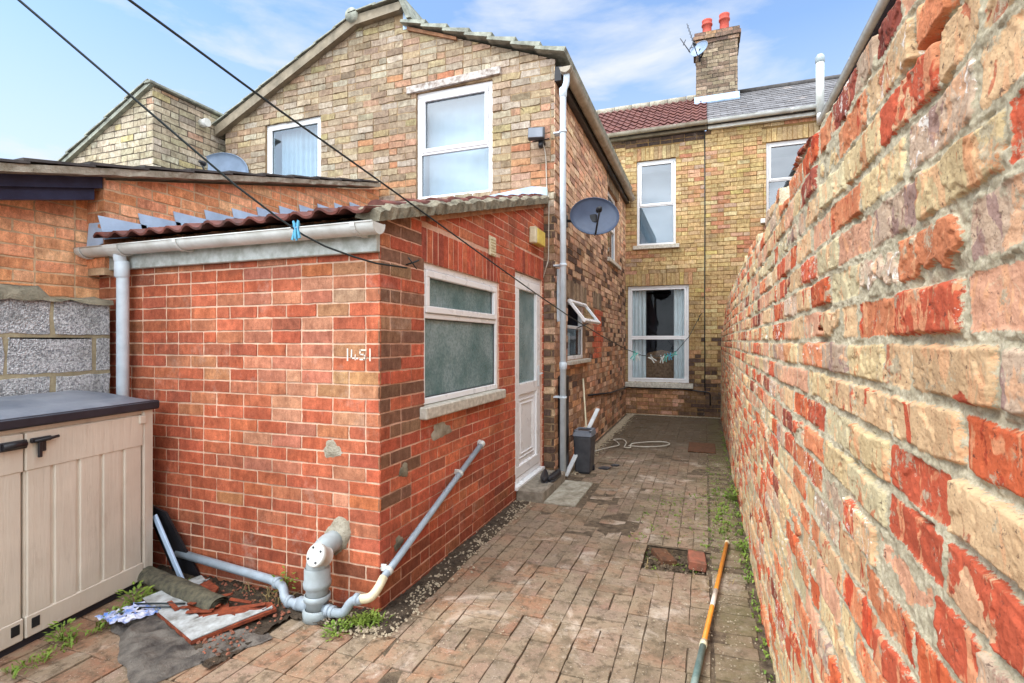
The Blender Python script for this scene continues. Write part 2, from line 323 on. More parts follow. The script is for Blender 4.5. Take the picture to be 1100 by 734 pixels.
# ---------------------------------------------------------------- mesh building
ROOTLOC = {}
def V(*a): return Vector(a)
class MB:
    def __init__(s): s.v = []; s.f = []; s.c = []; s.mi = []; s.sm = []
    def add(s, vs, fs, c=(1, 1, 1), mi=0, sm=False):
        k = len(s.v); s.v.extend(tuple(x) for x in vs)
        for f in fs: s.f.append(tuple(k+i for i in f)); s.c.append(c); s.mi.append(mi); s.sm.append(sm)
    def box(s, lo, hi, ch=.0, rot=None, c=(1, 1, 1), mi=0, piv=None):
        lo = Vector(lo); hi = Vector(hi); ce = (lo+hi)/2; h = (hi-lo)/2
        ch = min(ch, min(abs(h.x), abs(h.y), abs(h.z))*.9)
        vs, fs = [], []
        if ch <= 0:
            idx = {}
            for sx in (-1, 1):
                for sy in (-1, 1):
                    for sz in (-1, 1): idx[(sx, sy, sz)] = len(vs); vs.append(Vector((sx*h.x, sy*h.y, sz*h.z)))
            def q(*k): fs.append(tuple(idx[i] for i in k))
            q((-1,-1,-1),(-1,-1,1),(-1,1,1),(-1,1,-1)); q((1,-1,-1),(1,1,-1),(1,1,1),(1,-1,1))
            q((-1,-1,-1),(1,-1,-1),(1,-1,1),(-1,-1,1)); q((-1,1,-1),(-1,1,1),(1,1,1),(1,1,-1))
            q((-1,-1,-1),(-1,1,-1),(1,1,-1),(1,-1,-1)); q((-1,-1,1),(1,-1,1),(1,1,1),(-1,1,1))
        else:
            idx = {}
            for sx in (-1, 1):
                for sy in (-1, 1):
                    for sz in (-1, 1):
                        for a in range(3):
                            p = [sx*(h.x-ch), sy*(h.y-ch), sz*(h.z-ch)]; p[a] = (sx, sy, sz)[a]*(h.x, h.y, h.z)[a]
                            idx[(sx, sy, sz, a)] = len(vs); vs.append(Vector(p))
            for a in range(3):
                b, c_ = (a+1) % 3, (a+2) % 3
                for sg in (-1, 1):
                    def k(sb, sc):
                        t = [0, 0, 0]; t[a] = sg; t[b] = sb; t[c_] = sc; return idx[(t[0], t[1], t[2], a)]
                    f = [k(-1, -1), k(1, -1), k(1, 1), k(-1, 1)]
                    fs.append(tuple(f if sg > 0 else f[::-1]))
                for sb in (-1, 1):          # edges along axis a
                    for sc in (-1, 1):
                        def k2(sa, ax):
                            t = [0, 0, 0]; t[a] = sa; t[b] = sb; t[c_] = sc; return idx[(t[0], t[1], t[2], ax)]
                        f = [k2(-1, b), k2(1, b), k2(1, c_), k2(-1, c_)]
                        fs.append(tuple(f if sb*sc < 0 else f[::-1]))
            for sx in (-1, 1):
                for sy in (-1, 1):
                    for sz in (-1, 1):
                        f = [idx[(sx, sy, sz, 0)], idx[(sx, sy, sz, 1)], idx[(sx, sy, sz, 2)]]
                        fs.append(tuple(f if sx*sy*sz > 0 else f[::-1]))
        if rot is not None:
            pv = Vector(piv)-ce if piv is not None else Vector((0, 0, 0))
            vs = [rot @ (v-pv)+pv for v in vs]
        s.add([v+ce for v in vs], fs, c, mi)
    def tube(s, path, r, n=12, caps=True, c=(1, 1, 1), mi=0, sm=True, arc=None, flat=1.):
        """arc: (start, end) angles for an open gutter profile"""
        P = [Vector(p) for p in path]; m = len(P); rs = r if isinstance(r, (list, tuple)) else [r]*m
        T = [(P[min(i+1, m-1)]-P[max(i-1, 0)]).normalized() for i in range(m)]
        up = Vector((0, 0, 1)) if abs(T[0].z) < .9 else Vector((0, 1, 0))
        N = (up-T[0]*up.dot(T[0])).normalized(); vs = []
        for i in range(m):
            N = (N-T[i]*N.dot(T[i])).normalized(); B = T[i].cross(N)
            for j in range(n):
                a = 2*math.pi*j/n
                vs.append(P[i]+(N*math.cos(a)*flat+B*math.sin(a))*rs[i])
        fs = [(i*n+j, i*n+(j+1) % n, (i+1)*n+(j+1) % n, (i+1)*n+j) for i in range(m-1) for j in range(n)]
        s.add(vs, fs, c, mi, sm)
        if caps:
            k = len(s.v)-m*n
            s.f.append(tuple(k+j for j in range(n))[::-1]); s.c.append(c); s.mi.append(mi); s.sm.append(False)
            s.f.append(tuple(k+(m-1)*n+j for j in range(n))); s.c.append(c); s.mi.append(mi); s.sm.append(False)
    def lathe(s, prof, base, axis=(0, 0, 1), n=24, sm=True, c=(1, 1, 1), mi=0):
        ax = Vector(axis).normalized(); t = Vector((1, 0, 0)) if abs(ax.x) < .9 else Vector((0, 1, 0))
        A = (t-ax*t.dot(ax)).normalized(); B = ax.cross(A); b = Vector(base); vs = []
        for (r, h) in prof:
            for j in range(n):
                a = 2*math.pi*j/n; vs.append(b+ax*h+(A*math.cos(a)+B*math.sin(a))*r)
        m = len(prof)
        s.add(vs, [(i*n+j, i*n+(j+1) % n, (i+1)*n+(j+1) % n, (i+1)*n+j) for i in range(m-1) for j in range(n)], c, mi, sm)
    def prism(s, pts, ext, c=(1, 1, 1), mi=0):
        e = Vector(ext); n = len(pts); P = [Vector(p) for p in pts]
        fs = [tuple(range(n))[::-1], tuple(range(n, 2*n))]+[(i, (i+1) % n, n+(i+1) % n, n+i) for i in range(n)]
        nn = (P[1]-P[0]).cross(P[2]-P[0])
        if nn.dot(e) < 0: fs = [f[::-1] for f in fs]
        s.add(P+[p+e for p in P], fs, c, mi)
    def build(s, name, mats, parent=None, kind=None, sharp=True):
        me = bpy.data.meshes.new(name)
        base = Vector((0, 0, 0))
        r = parent
        while r is not None:
            if r.name in ROOTLOC: base = ROOTLOC[r.name]; break
            r = r.parent
        own = None
        vv = np.array(s.v, dtype=np.float64)
        if parent is None:
            lo, hi = vv.min(0), vv.max(0); own = Vector(((lo[0]+hi[0])/2, (lo[1]+hi[1])/2, lo[2])); base = own
        vv = vv-np.array(base)
        me.from_pydata(vv.tolist(), [], s.f)
        if not isinstance(mats, (list, tuple)): mats = [mats]
        for m in mats: me.materials.append(m)
        me.polygons.foreach_set('material_index', s.mi); me.polygons.foreach_set('use_smooth', s.sm)
        if any(c != (1, 1, 1) for c in s.c):
            at = me.attributes.new('bcol', 'FLOAT_COLOR', 'FACE')
            at.data.foreach_set('color', np.array([tuple(c)+(1,) for c in s.c], dtype=np.float32).ravel())
        me.update()
        o = bpy.data.objects.new(name, me); COL.objects.link(o)
        if parent is not None: o.parent = parent
        else: o.location = own; ROOTLOC[o.name] = own
        if kind: o['kind'] = kind
        return o
def thing(name, label, cat, loc, group=None):
    o = bpy.data.objects.new(name, None); COL.objects.link(o); o.location = loc; o.empty_display_size = .1
    o['label'] = label; o['category'] = cat
    if group: o['group'] = group
    ROOTLOC[o.name] = Vector(loc); return o
def tag(o, label, cat, group=None):
    o['label'] = label; o['category'] = cat
    if group: o['group'] = group
    return o
def arcpts(c, a, b, r, t0, t1, n=8):
    c = Vector(c); a = Vector(a); b = Vector(b)
    return [c+a*math.cos(t0+(t1-t0)*i/n)*r+b*math.sin(t0+(t1-t0)*i/n)*r for i in range(n+1)]
def bend(pts, rad=.05, n=6):
    """polyline with its corners rounded"""
    P = [Vector(p) for p in pts]; out = [P[0]]
    for i in range(1, len(P)-1):
        a, b, c = P[i-1], P[i], P[i+1]; d1 = (a-b).normalized(); d2 = (c-b).normalized()
        r = min(rad, (a-b).length*.48, (c-b).length*.48); p, q = b+d1*r, b+d2*r
        for k in range(n+1):
            t = k/n; out.append(p*(1-t)**2+b*2*t*(1-t)+q*t*t)
    out.append(P[-1]); return out

# ---------------------------------------------------------------- brickwork
class Wall:
    """plane: origin O (u=0,v=0), U direction, N outward; built from separate bricks over a mortar sheet with real openings"""
    def __init__(s, O, U, N): s.O = Vector(O); s.U = Vector(U); s.N = Vector(N); s.Z = Vector((0, 0, 1)); s.mb = MB(); s.rects = []; s.flip = s.U.cross(s.Z).dot(s.N) < 0
    def p(s, u, v, d=0): return s.O+s.U*u+s.Z*v+s.N*d
    def face(s, f): return tuple(f[::-1]) if s.flip else tuple(f)
    def bond(s, u0, u1, v0, v1, course, L, joint, colour, openings=(), headers=.3, soldiers=(), jit=.0):
        v = v0; i = 0; rnd = random.Random(hash((round(u0*100), round(v0*100), len(openings))) & 0xffff)
        blocks = list(openings)+list(soldiers)
        while v < v1-.01:
            H = course-joint; segs = [(u0, u1)]
            for (a, b, c, d) in blocks:
                if c < v+H*.55 and d > v+H*.45:
                    ns = []
                    for (x, y) in segs:
                        if b <= x or a >= y: ns.append((x, y)); continue
                        if a > x: ns.append((x, a))
                        if b < y: ns.append((b, y))
                    segs = ns
            for (x, y) in segs:
                first = True; u = x; k = rnd.randint(0, 2)
                if i % 2: start = (L+joint)*.5-joint
                else: start = L
                while u < y-.02:
                    if first: ln = start if x == u0 or True else L; first = False
                    else:
                        k += 1
                        ln = (L-joint)/2 if rnd.random() < headers and k % 2 else L
                    e = min(u+ln, y)
                    if y-e < .05: e = y
                    s.rects.append((u, e, v, v+H, colour((u+e)/2, v+H/2, rnd))); u = e+joint
            v += course; i += 1
    def soldier(s, a, b, c, d, w, joint, colour, rnd=random, fan=0.):
        n = max(1, round((b-a)/(w+joint))); st = (b-a)/n
        for k in range(n):
            s.rects.append((a+k*st, a+(k+1)*st-joint, c, d, colour(a+k*st, (c+d)/2, rnd)))
    def bricks(s, proud=.005, pj=.003, rag=.0015, clip=(), rot=.0):
        rnd = random.Random(len(s.rects))
        for (a, b, c, d, col) in s.rects:
            w, h = b-a, d-c
            if w < .015: continue
            r = .0035
            nx = max(1, int(w/.07))
            pts = [(a+r, c), *[(a+w*(k/(nx+1)), c) for k in range(1, nx+1)], (b-r, c), (b, c+r), (b, c+h*.5), (b, d-r), (b-r, d), *[(b-w*(k/(nx+1)), d) for k in range(1, nx+1)], (a+r, d), (a, d-r), (a, c+h*.5), (a, c+r)]
            th = rnd.gauss(0, rot); cx, cy = (a+b)/2, (c+d)/2
            pts = [(cx+(x-cx)-(y-cy)*th+rnd.gauss(0, rag), cy+(y-cy)+(x-cx)*th+rnd.gauss(0, rag)) for x, y in pts]
            for (A, B, C) in clip:                 # keep A*u+B*v <= C
                out = []
                for i in range(len(pts)):
                    P, Q = pts[i], pts[(i+1) % len(pts)]; fp = A*P[0]+B*P[1]-C; fq = A*Q[0]+B*Q[1]-C
                    if fp <= 0: out.append(P)
                    if (fp < 0 < fq) or (fq < 0 < fp):
                        t = fp/(fp-fq); out.append((P[0]+(Q[0]-P[0])*t, P[1]+(Q[1]-P[1])*t))
                pts = out
                if len(pts) < 3: break
            if len(pts) < 3: continue
            n = len(pts); pr = max(.0015, proud+rnd.gauss(0, pj)); tx, ty = rnd.gauss(0, pj*.6)/.1, rnd.gauss(0, pj*.6)/.1
            cx = sum(q[0] for q in pts)/n; cy = sum(q[1] for q in pts)/n
            back = [s.p(x, y, -.004) for x, y in pts]
            ch = .0022
            mid = [s.p(x, y, max(.001, pr-ch)) for x, y in pts]
            fr = []
            for x, y in pts:
                dx, dy = cx-x, cy-y; L_ = math.hypot(dx, dy) or 1
                fr.append(s.p(x+dx/L_*ch*1.2, y+dy/L_*ch*1.2, pr))
            fs = [s.face(range(2*n, 3*n))]+[s.face((i, (i+1) % n, n+(i+1) % n, n+i)) for i in range(n)]+[s.face((n+i, n+(i+1) % n, 2*n+(i+1) % n, 2*n+i)) for i in range(n)]
            s.mb.add(back+mid+fr, fs, col, 0)
    def sheet(s, u0, u1, v0, v1, openings=(), reveal=.09, top=None, mi=1, thick=.0):
        """mortar sheet, with returns into the openings; top(u) clips the upper edge"""
        us = sorted({u0, u1, *[x for o in openings for x in o[:2] if u0 < x < u1], *(top[0] if top else [])})
        vs = sorted({v0, v1, *[x for o in openings for x in o[2:] if v0 < x < v1]})
        tf = (lambda u: v1) if not top else (lambda u: float(np.interp(u, top[0], top[1])))
        for i in range(len(us)-1):
            a, b = us[i], us[i+1]
            for j in range(len(vs)-1):
                c, d = vs[j], vs[j+1]
                if any(o[0]-1e-6 <= a and b <= o[1]+1e-6 and o[2]-1e-6 <= c and d <= o[3]+1e-6 for o in openings): continue
                da, db = min(d, tf(a)), min(d, tf(b)) 
                if j == len(vs)-2: da, db = tf(a), tf(b)
                if da <= c and db <= c: continue
                s.mb.add([s.p(a, c), s.p(b, c), s.p(b, max(c, db)), s.p(a, max(c, da))], [s.face((0, 1, 2, 3))], (1, 1, 1), mi)
        for (a, b, c, d) in openings:
            q = [(a, c), (b, c), (b, d), (a, d)]
            for k in range(4):
                (x0, y0), (x1, y1) = q[k], q[(k+1) % 4]
                s.mb.add([s.p(x0, y0), s.p(x1, y1), s.p(x1, y1, -reveal), s.p(x0, y0, -reveal)], [s.face((0, 3, 2, 1))], (1, 1, 1), mi)
    def build(s, name, mats, parent): return s.mb.build(name, mats, parent)

def palette(items, k=.62):
    cs = [lin(c) for c, _ in items]; ws = [w for _, w in items]
    mean = tuple(sum(c[i]*w for c, w in zip(cs, ws))/sum(ws) for i in range(3)); cs = [tuple(c[i]*.68+mean[i]*.32 for i in range(3)) for c in cs]
    def f(r, mul=1.):
        c = r.choices(cs, ws)[0]; j = r.uniform(.88, 1.10)*k*mul; g_ = .3*c[0]+.5*c[1]+.2*c[2]; h_ = 1 if c[0] > 2.6*c[1] else (.4 if c[0] > 1.9*c[1] else -.35); c = (c[0]*.90+g_*.10+.01, (c[1]*.90+g_*.10)*(1+(.12 if h_ > 0 else .04)*h_)+.01, (c[2]*.90+g_*.10)*(1-.12*h_)+.01)
        return tuple(min(.9, max(.01, x*j*r.uniform(.96, 1.04))) for x in c)
    return f
KB = .98
pal_red = palette([((210, 96, 66), 6), ((200, 86, 60), 5), ((218, 108, 76), 4), ((192, 88, 68), 2), ((208, 126, 98), 1.6), ((202, 136, 98), .8), ((182, 96, 76), .8), ((206, 112, 70), 1)], .74)
pal_side = palette([((196, 86, 62), 5), ((184, 76, 58), 4), ((208, 102, 74), 3), ((160, 80, 64), 1.6), ((196, 114, 84), 1)], 1.0)
pal_orange = palette([((218, 144, 106), 4), ((204, 122, 88), 3), ((226, 160, 120), 3), ((188, 116, 88), 2), ((212, 164, 126), 1)], 1.3)
pal_buff = palette([((208, 190, 156), 5), ((196, 174, 138), 5), ((220, 208, 182), 3), ((206, 190, 120), .6), ((206, 160, 122), .9), ((182, 156, 124), 3), ((196, 186, 156), 2), ((150, 128, 98), 1.2), ((208, 188, 134), 1.4)], .73)
pal_ored = palette([((214, 148, 106), 4), ((202, 122, 88), 2), ((220, 170, 130), 4), ((202, 180, 146), 3)], .76)
pal_main = palette([((222, 192, 124), 5), ((208, 176, 108), 4), ((228, 208, 150), 2), ((216, 156, 106), 1.), ((196, 166, 116), 2), ((220, 198, 104), .5)], .76)
pal_sooty = palette([((84, 66, 54), 4), ((60, 50, 44), 2), ((120, 92, 66), 3), ((150, 110, 76), 2)], KB)
pal_wing = palette([((178, 148, 114), 4), ((152, 122, 92), 4), ((196, 166, 130), 3), ((124, 94, 74), 3), ((180, 134, 100), 2)], 1.4)
pal_winglow = palette([((194, 136, 98), 4), ((146, 104, 76), 3), ((210, 162, 124), 3), ((104, 76, 60), 3), ((168, 110, 80), 2)], 1.3)
pal_tower = palette([((216, 204, 168), 5), ((200, 188, 150), 4), ((226, 218, 190), 2), ((220, 206, 130), .8), ((214, 160, 120), .6), ((170, 160, 136), 1.5)], .80)
pal_chim = palette([((188, 166, 132), 4), ((160, 138, 108), 4), ((200, 180, 146), 2), ((128, 106, 84), 3)], .74)

def noise1(x, y, s=0): return math.sin(x*2.1+y*1.3+s)*.5+math.sin(x*4.7-y*3.9+s*2)*.3+math.sin(x*1.1-y*5.7+s*3)*.2
def at_origin(o):
    o.data.transform(Matrix.Translation(o.location)); o.location = (0, 0, 0); return o

# ================================================================ GROUND
g = MB(); g.add([(-40, -30, -.035), (40, -30, -.035), (40, 60, -.035), (-40, 60, -.035)], [(0, 1, 2, 3)])
o = at_origin(g.build('ground', M['soil'], kind='structure'))

pal_pav = palette([((194, 140, 112), 4), ((184, 138, 112), 3), ((196, 156, 130), 3), ((174, 144, 118), 3), ((186, 114, 88), 1.4), ((164, 148, 126), 2.4)], .67)
pal_pr = palette([((196, 116, 88), 3), ((182, 100, 78), 3), ((206, 134, 106), 2)], .68)
pv = Wall((0, 0, 0), (1, 0, 0), (0, 0, 1)); pv.Z = Vector((0, 1, 0)); pv.flip = False
rnd = random.Random(5)
def inside_hole(x, y): return -.40 < x < -.0 and 3.52 < y < 3.92
mod = .212; w2 = mod/2
j = 0
y = 1.0-mod*14
rows = int((10.75-y)/mod)
for j in range(rows):
    for i in range(-22, 8):
        x0 = .03+i*mod-.0*mod; y0 = y+j*mod+(0 if i % 2 else mod*.0)
        if x0+mod > .05: continue
        cx, cy = x0+w2, y0+w2
        if cx < -1.56 and cy > 2.33: continue
        if cx < -1.38 and cy > 5.5: continue
        if cx < -2.1 and 1.62 < cy < 2.6 and (cx+2.1)*.5+cy > 1.75: continue       # soil patch by the box
        if cx > -1.45 and cx < -1.1 and 4.6 < cy < 5.42: continue                    # concrete patch
        vert = ((i+j) % 2 == 0)
        if rnd.random() < .30: vert = True
        if cx < -1.30 and cy < 4.4: vert = True
        jo = .0045
        red = 1.12 if (cx < -1.1 and cy < 3.3) else 1.0
        for k in (0, 1):
            a = (x0+k*w2, x0+(k+1)*w2-jo, y0, y0+mod-jo) if vert else (x0, x0+mod-jo, y0+k*w2, y0+(k+1)*w2-jo)
            if inside_hole((a[0]+a[1])/2, (a[2]+a[3])/2): continue
            c = pal_pav(rnd, red)
            if cy < 3.4 and cx < -.9 and rnd.random() < .5: c = pal_pr(rnd)
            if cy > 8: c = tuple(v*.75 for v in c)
            pv.rects.append((*a, c))
# crosswise border course beside the wall
yy = -1.4
while yy < 10.7:
    c = pal_pav(rnd, .72); pv.rects.append((.045, .245+rnd.uniform(-.02, .015), yy, yy+.097, c)); yy += .105
pv.bricks(proud=.009, pj=.0028, rag=.0015, rot=.012)
pv.mb.add([(-3.6, -2, .0), (.42, -2, .0), (.42, 3.5, .0), (-3.6, 3.5, .0)], [(0, 1, 2, 3)], mi=1)
pv.mb.add([(-3.6, 3.5, .0), (-.41, 3.5, .0), (-.41, 3.94, .0), (-3.6, 3.94, .0)], [(0, 1, 2, 3)], mi=1)
pv.mb.add([(.01, 3.5, .0), (.42, 3.5, .0), (.42, 3.94, .0), (.01, 3.94, .0)], [(0, 1, 2, 3)], mi=1)
pv.mb.add([(-3.6, 3.94, .0), (.42, 3.94, .0), (.42, 10.97, .0), (-3.6, 10.97, .0)], [(0, 1, 2, 3)], mi=1)
for (a, b, c, d) in ((-.41, 3.5, .01, 3.5), (-.41, 3.94, -.41, 3.5), (.01, 3.5, .01, 3.94), (.01, 3.94, -.41, 3.94)):
    pv.mb.add([(a, b, 0), (c, d, 0), (c, d, -.035), (a, b, -.035)], [(0, 1, 2, 3)], mi=1)
for k_, v_ in enumerate(pv.mb.v): pv.mb.v[k_] = (v_[0], v_[1], v_[2]+.006*noise1(v_[0]*1.7, v_[1]*1.3)+.003*noise1(v_[0]*5, v_[1]*4, 2)-.003)
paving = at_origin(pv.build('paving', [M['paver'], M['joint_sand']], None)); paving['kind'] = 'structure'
def lumpy_sheet(name, x0, x1, y0, y1, z, amp, mat, n=60, m=20, edge=.03, inside=None, kind=None, seed=1):
    r = random.Random(seed); b = MB(); vs = []
    for i in range(n+1):
        for k in range(m+1):
            x = x0+(x1-x0)*i/n; yy_ = y0+(y1-y0)*k/m
            e = min(i, n-i)/n*(x1-x0); e2 = min(k, m-k)/m*(y1-y0)
            f = min(1, min(e, e2)/edge)
            zz = z*f+(r.random()-.3)*amp*f+noise1(x*6, yy_*6, seed)*amp*.5*f-.004*(1-f)
            vs.append((x, yy_, zz))
    fs = [(i*(m+1)+k, (i+1)*(m+1)+k, (i+1)*(m+1)+k+1, i*(m+1)+k+1) for i in range(n) for k in range(m) if inside is None or inside(x0+(x1-x0)*(i+.5)/n, y0+(y1-y0)*(k+.5)/m)]
    b.add(vs, fs, sm=True); o = b.build(name, mat)
    if kind: o['kind'] = kind
    return o
lumpy_sheet('soil_strip', -1.70, -1.50, 2.25, 4.6, .02, .012, M['soil'], 16, 130, kind='structure', seed=3)
lumpy_sheet('soil_patch', -3.4, -1.65, 1.66, 2.5, .016, .02, M['soil'], 110, 50, kind='structure', seed=4, inside=lambda x, y: (x+2.1)*.5+y > 1.72 and (x < -2.1 or y > 2.22))
cp = MB(); cp.box((-1.46, 4.62, -.02), (-1.10, 5.44, .017), .006); o = cp.build('concrete_patch', M['cementl'], kind='structure')

def pebbles(name, pts, rad, mat, label=None, kind='stuff', seed=1):
    r = random.Random(seed); b = MB()
    for (x, y, z) in pts:
        s_ = r.uniform(*rad); a = r.uniform(0, 6.28)
        vs = []
        for k in range(5): vs.append((x+math.cos(a+k*1.257)*s_*r.uniform(.7, 1.2), y+math.sin(a+k*1.257)*s_*r.uniform(.7, 1.2), z))
        for k in range(5): vs.append((x+math.cos(a+k*1.257)*s_*r.uniform(.4, .7), y+math.sin(a+k*1.257)*s_*r.uniform(.4, .7), z+s_*r.uniform(.5, .9)))
        b.add(vs, [(k, (k+1) % 5, 5+(k+1) % 5, 5+k) for k in range(5)]+[(5, 6, 7, 8, 9)])
    o = b.build(name, mat); o['kind'] = kind
    if label: o['label'] = label; 
    return o
r = random.Random(9)
pts = [(-1.54+r.gauss(0, .045)-.02, r.uniform(2.28, 4.6), .018) for _ in range(650)]
pts += [(-1.70+r.gauss(0, .12), 2.28+r.gauss(0, .05), .018) for _ in range(220)]
o = pebbles('gravel', pts, (.004, .012), M['gravel'], 'pale grit and small stones along the foot of the red brick walls', seed=2); o['category'] = 'gravel'
pts = [(-1.47+abs(r.gauss(0, .06)), r.uniform(5.7, 10.9), .012) for _ in range(2300)]+[(r.uniform(-1.5, .3), 10.89-abs(r.gauss(0, .03)), .012) for _ in range(700)]
o = pebbles('gravel_strip', pts, (.007, .017), M['gravel'], 'strip of pale gravel along the foot of the house walls at the far end', seed=3); o['category'] = 'gravel'
pts = [(r.uniform(-1.4, .25), r.uniform(1.3, 9.5), .012) for _ in range(900)]+[(.10+r.gauss(0, .10), r.uniform(1.5, 7.5), .012) for _ in range(1100)]
pts = [p for p in pts if p[0] < .27]
o = pebbles('grit', pts, (.002, .006), M['gravel'], 'scattered pale grit and crumbs over the block paving', seed=4); o['category'] = 'grit'
pts = [(r.uniform(-3.0, -2.1), r.uniform(1.75, 2.38), .03) for _ in range(420)]
pts = [p for p in pts if (p[0]+2.1)*.5+p[1] > 1.74]
o = pebbles('debris', pts, (.003, .012), M['loose_paver'], 'reddish brown crumbs and chips scattered round the peeling board', seed=14); o['category'] = 'debris'
# sunken patch
pts = [(r.uniform(-.39, 0), r.uniform(3.53, 3.91), -.034+r.uniform(0, .016)) for _ in range(500)]
o = pebbles('rubble', pts, (.005, .016), M['joint_sand'], 'crumbled rubble in the hole where pavers are missing', seed=5); o['category'] = 'rubble'
for (x, y, z, a, lab) in ((-.05, 3.74, .018, 4, 'loose red paver at the right edge of the sunken hole'), (-.27, 3.80, -.02, 25, 'loose paver tipped into the sunken hole')):
    b = MB(); b.box((x-.055, y-.105, z-.03), (x+.055, y+.105, z+.03), .006, rot=Matrix.Rotation(R(a), 3, 'Z') @ Matrix.Rotation(R(5), 3, 'Y'))
    tag(b.build('paver', M['loose_paver'] if a == 4 else M['rusty_cover']), lab, 'paver')

# ================================================================ RIGHT OLD WALL (dense relief)
rs = np.random.RandomState(3)
LAT = rs.rand(256, 256).astype(np.float32)
def vnoise(x, y, s=0):
    x = x+s*17.3; y = y+s*9.7
    xi = np.floor(x).astype(int); yi = np.floor(y).astype(int); fx = x-xi; fy = y-yi
    fx = fx*fx*(3-2*fx); fy = fy*fy*(3-2*fy)
    def g(a, b): return LAT[a & 255, b & 255]
    return (g(xi, yi)*(1-fx)+g(xi+1, yi)*fx)*(1-fy)+(g(xi, yi+1)*(1-fx)+g(xi+1, yi+1)*fx)*fy
def fbm(x, y, o=4, s=0):
    t = 0; a = .5
    for k in range(o): t = t+a*(vnoise(x*2**k, y*2**k, s+k)-.5); a *= .55
    return t
PITCH = .0835; BL = .232
WALLPAL = [((220, 140, 98), (204, 84, 54), 4), ((226, 190, 146), (204, 96, 66), 4.5), ((226, 202, 154), (216, 158, 112), 3.6), ((206, 98, 68), (228, 182, 142), 3),
           ((206, 180, 154), (176, 146, 134), 2.2), ((222, 168, 136), (230, 206, 170), 3.4), ((160, 82, 66), (120, 62, 54), 1.2), ((214, 106, 66), (190, 78, 52), 1.4), ((212, 198, 158), (206, 136, 98), 2.2)]
def wallbrick(row, bi):
    r_ = random.Random(row*7919+bi*104729+11)
    a, b, _ = r_.choices(WALLPAL, [w[2] for w in WALLPAL])[0]
    j = r_.uniform(.80, 1.04)*.90
    return (tuple(v*j for v in lin(a)), tuple(v*j for v in lin(b)), r_.uniform(-.35, .25), (r_.random(), r_.random(), r_.random()), r_.gauss(0, .0035), r_.gauss(0, .03), r_.gauss(0, .04), 1. if r_.random() < .10 else (.35 if r_.random() < .25 else 0.), 1. if r_.random() < .09 else 0.)
ROWJ = {}
def rowlayout(row):
    if row in ROWJ: return ROWJ[row]
    r_ = random.Random(row*31+5); y = -2.2+r_.uniform(0, .12)+(.12 if row % 2 else 0); edges = [y]
    while y < 10.5:
        y += (BL*.52 if r_.random() < .28 else BL)+r_.gauss(0, .006)+.013
        edges.append(y)
    ROWJ[row] = np.array(edges); return ROWJ[row]
def walltop(y): return np.interp(y, [-2, 0, 1, 3, 5, 7.3, 8.2, 9.0, 10.0, 11], [2.12, 2.07, 2.06, 2.15, 2.12, 2.09, 2.02, 1.90, 1.74, 1.70])
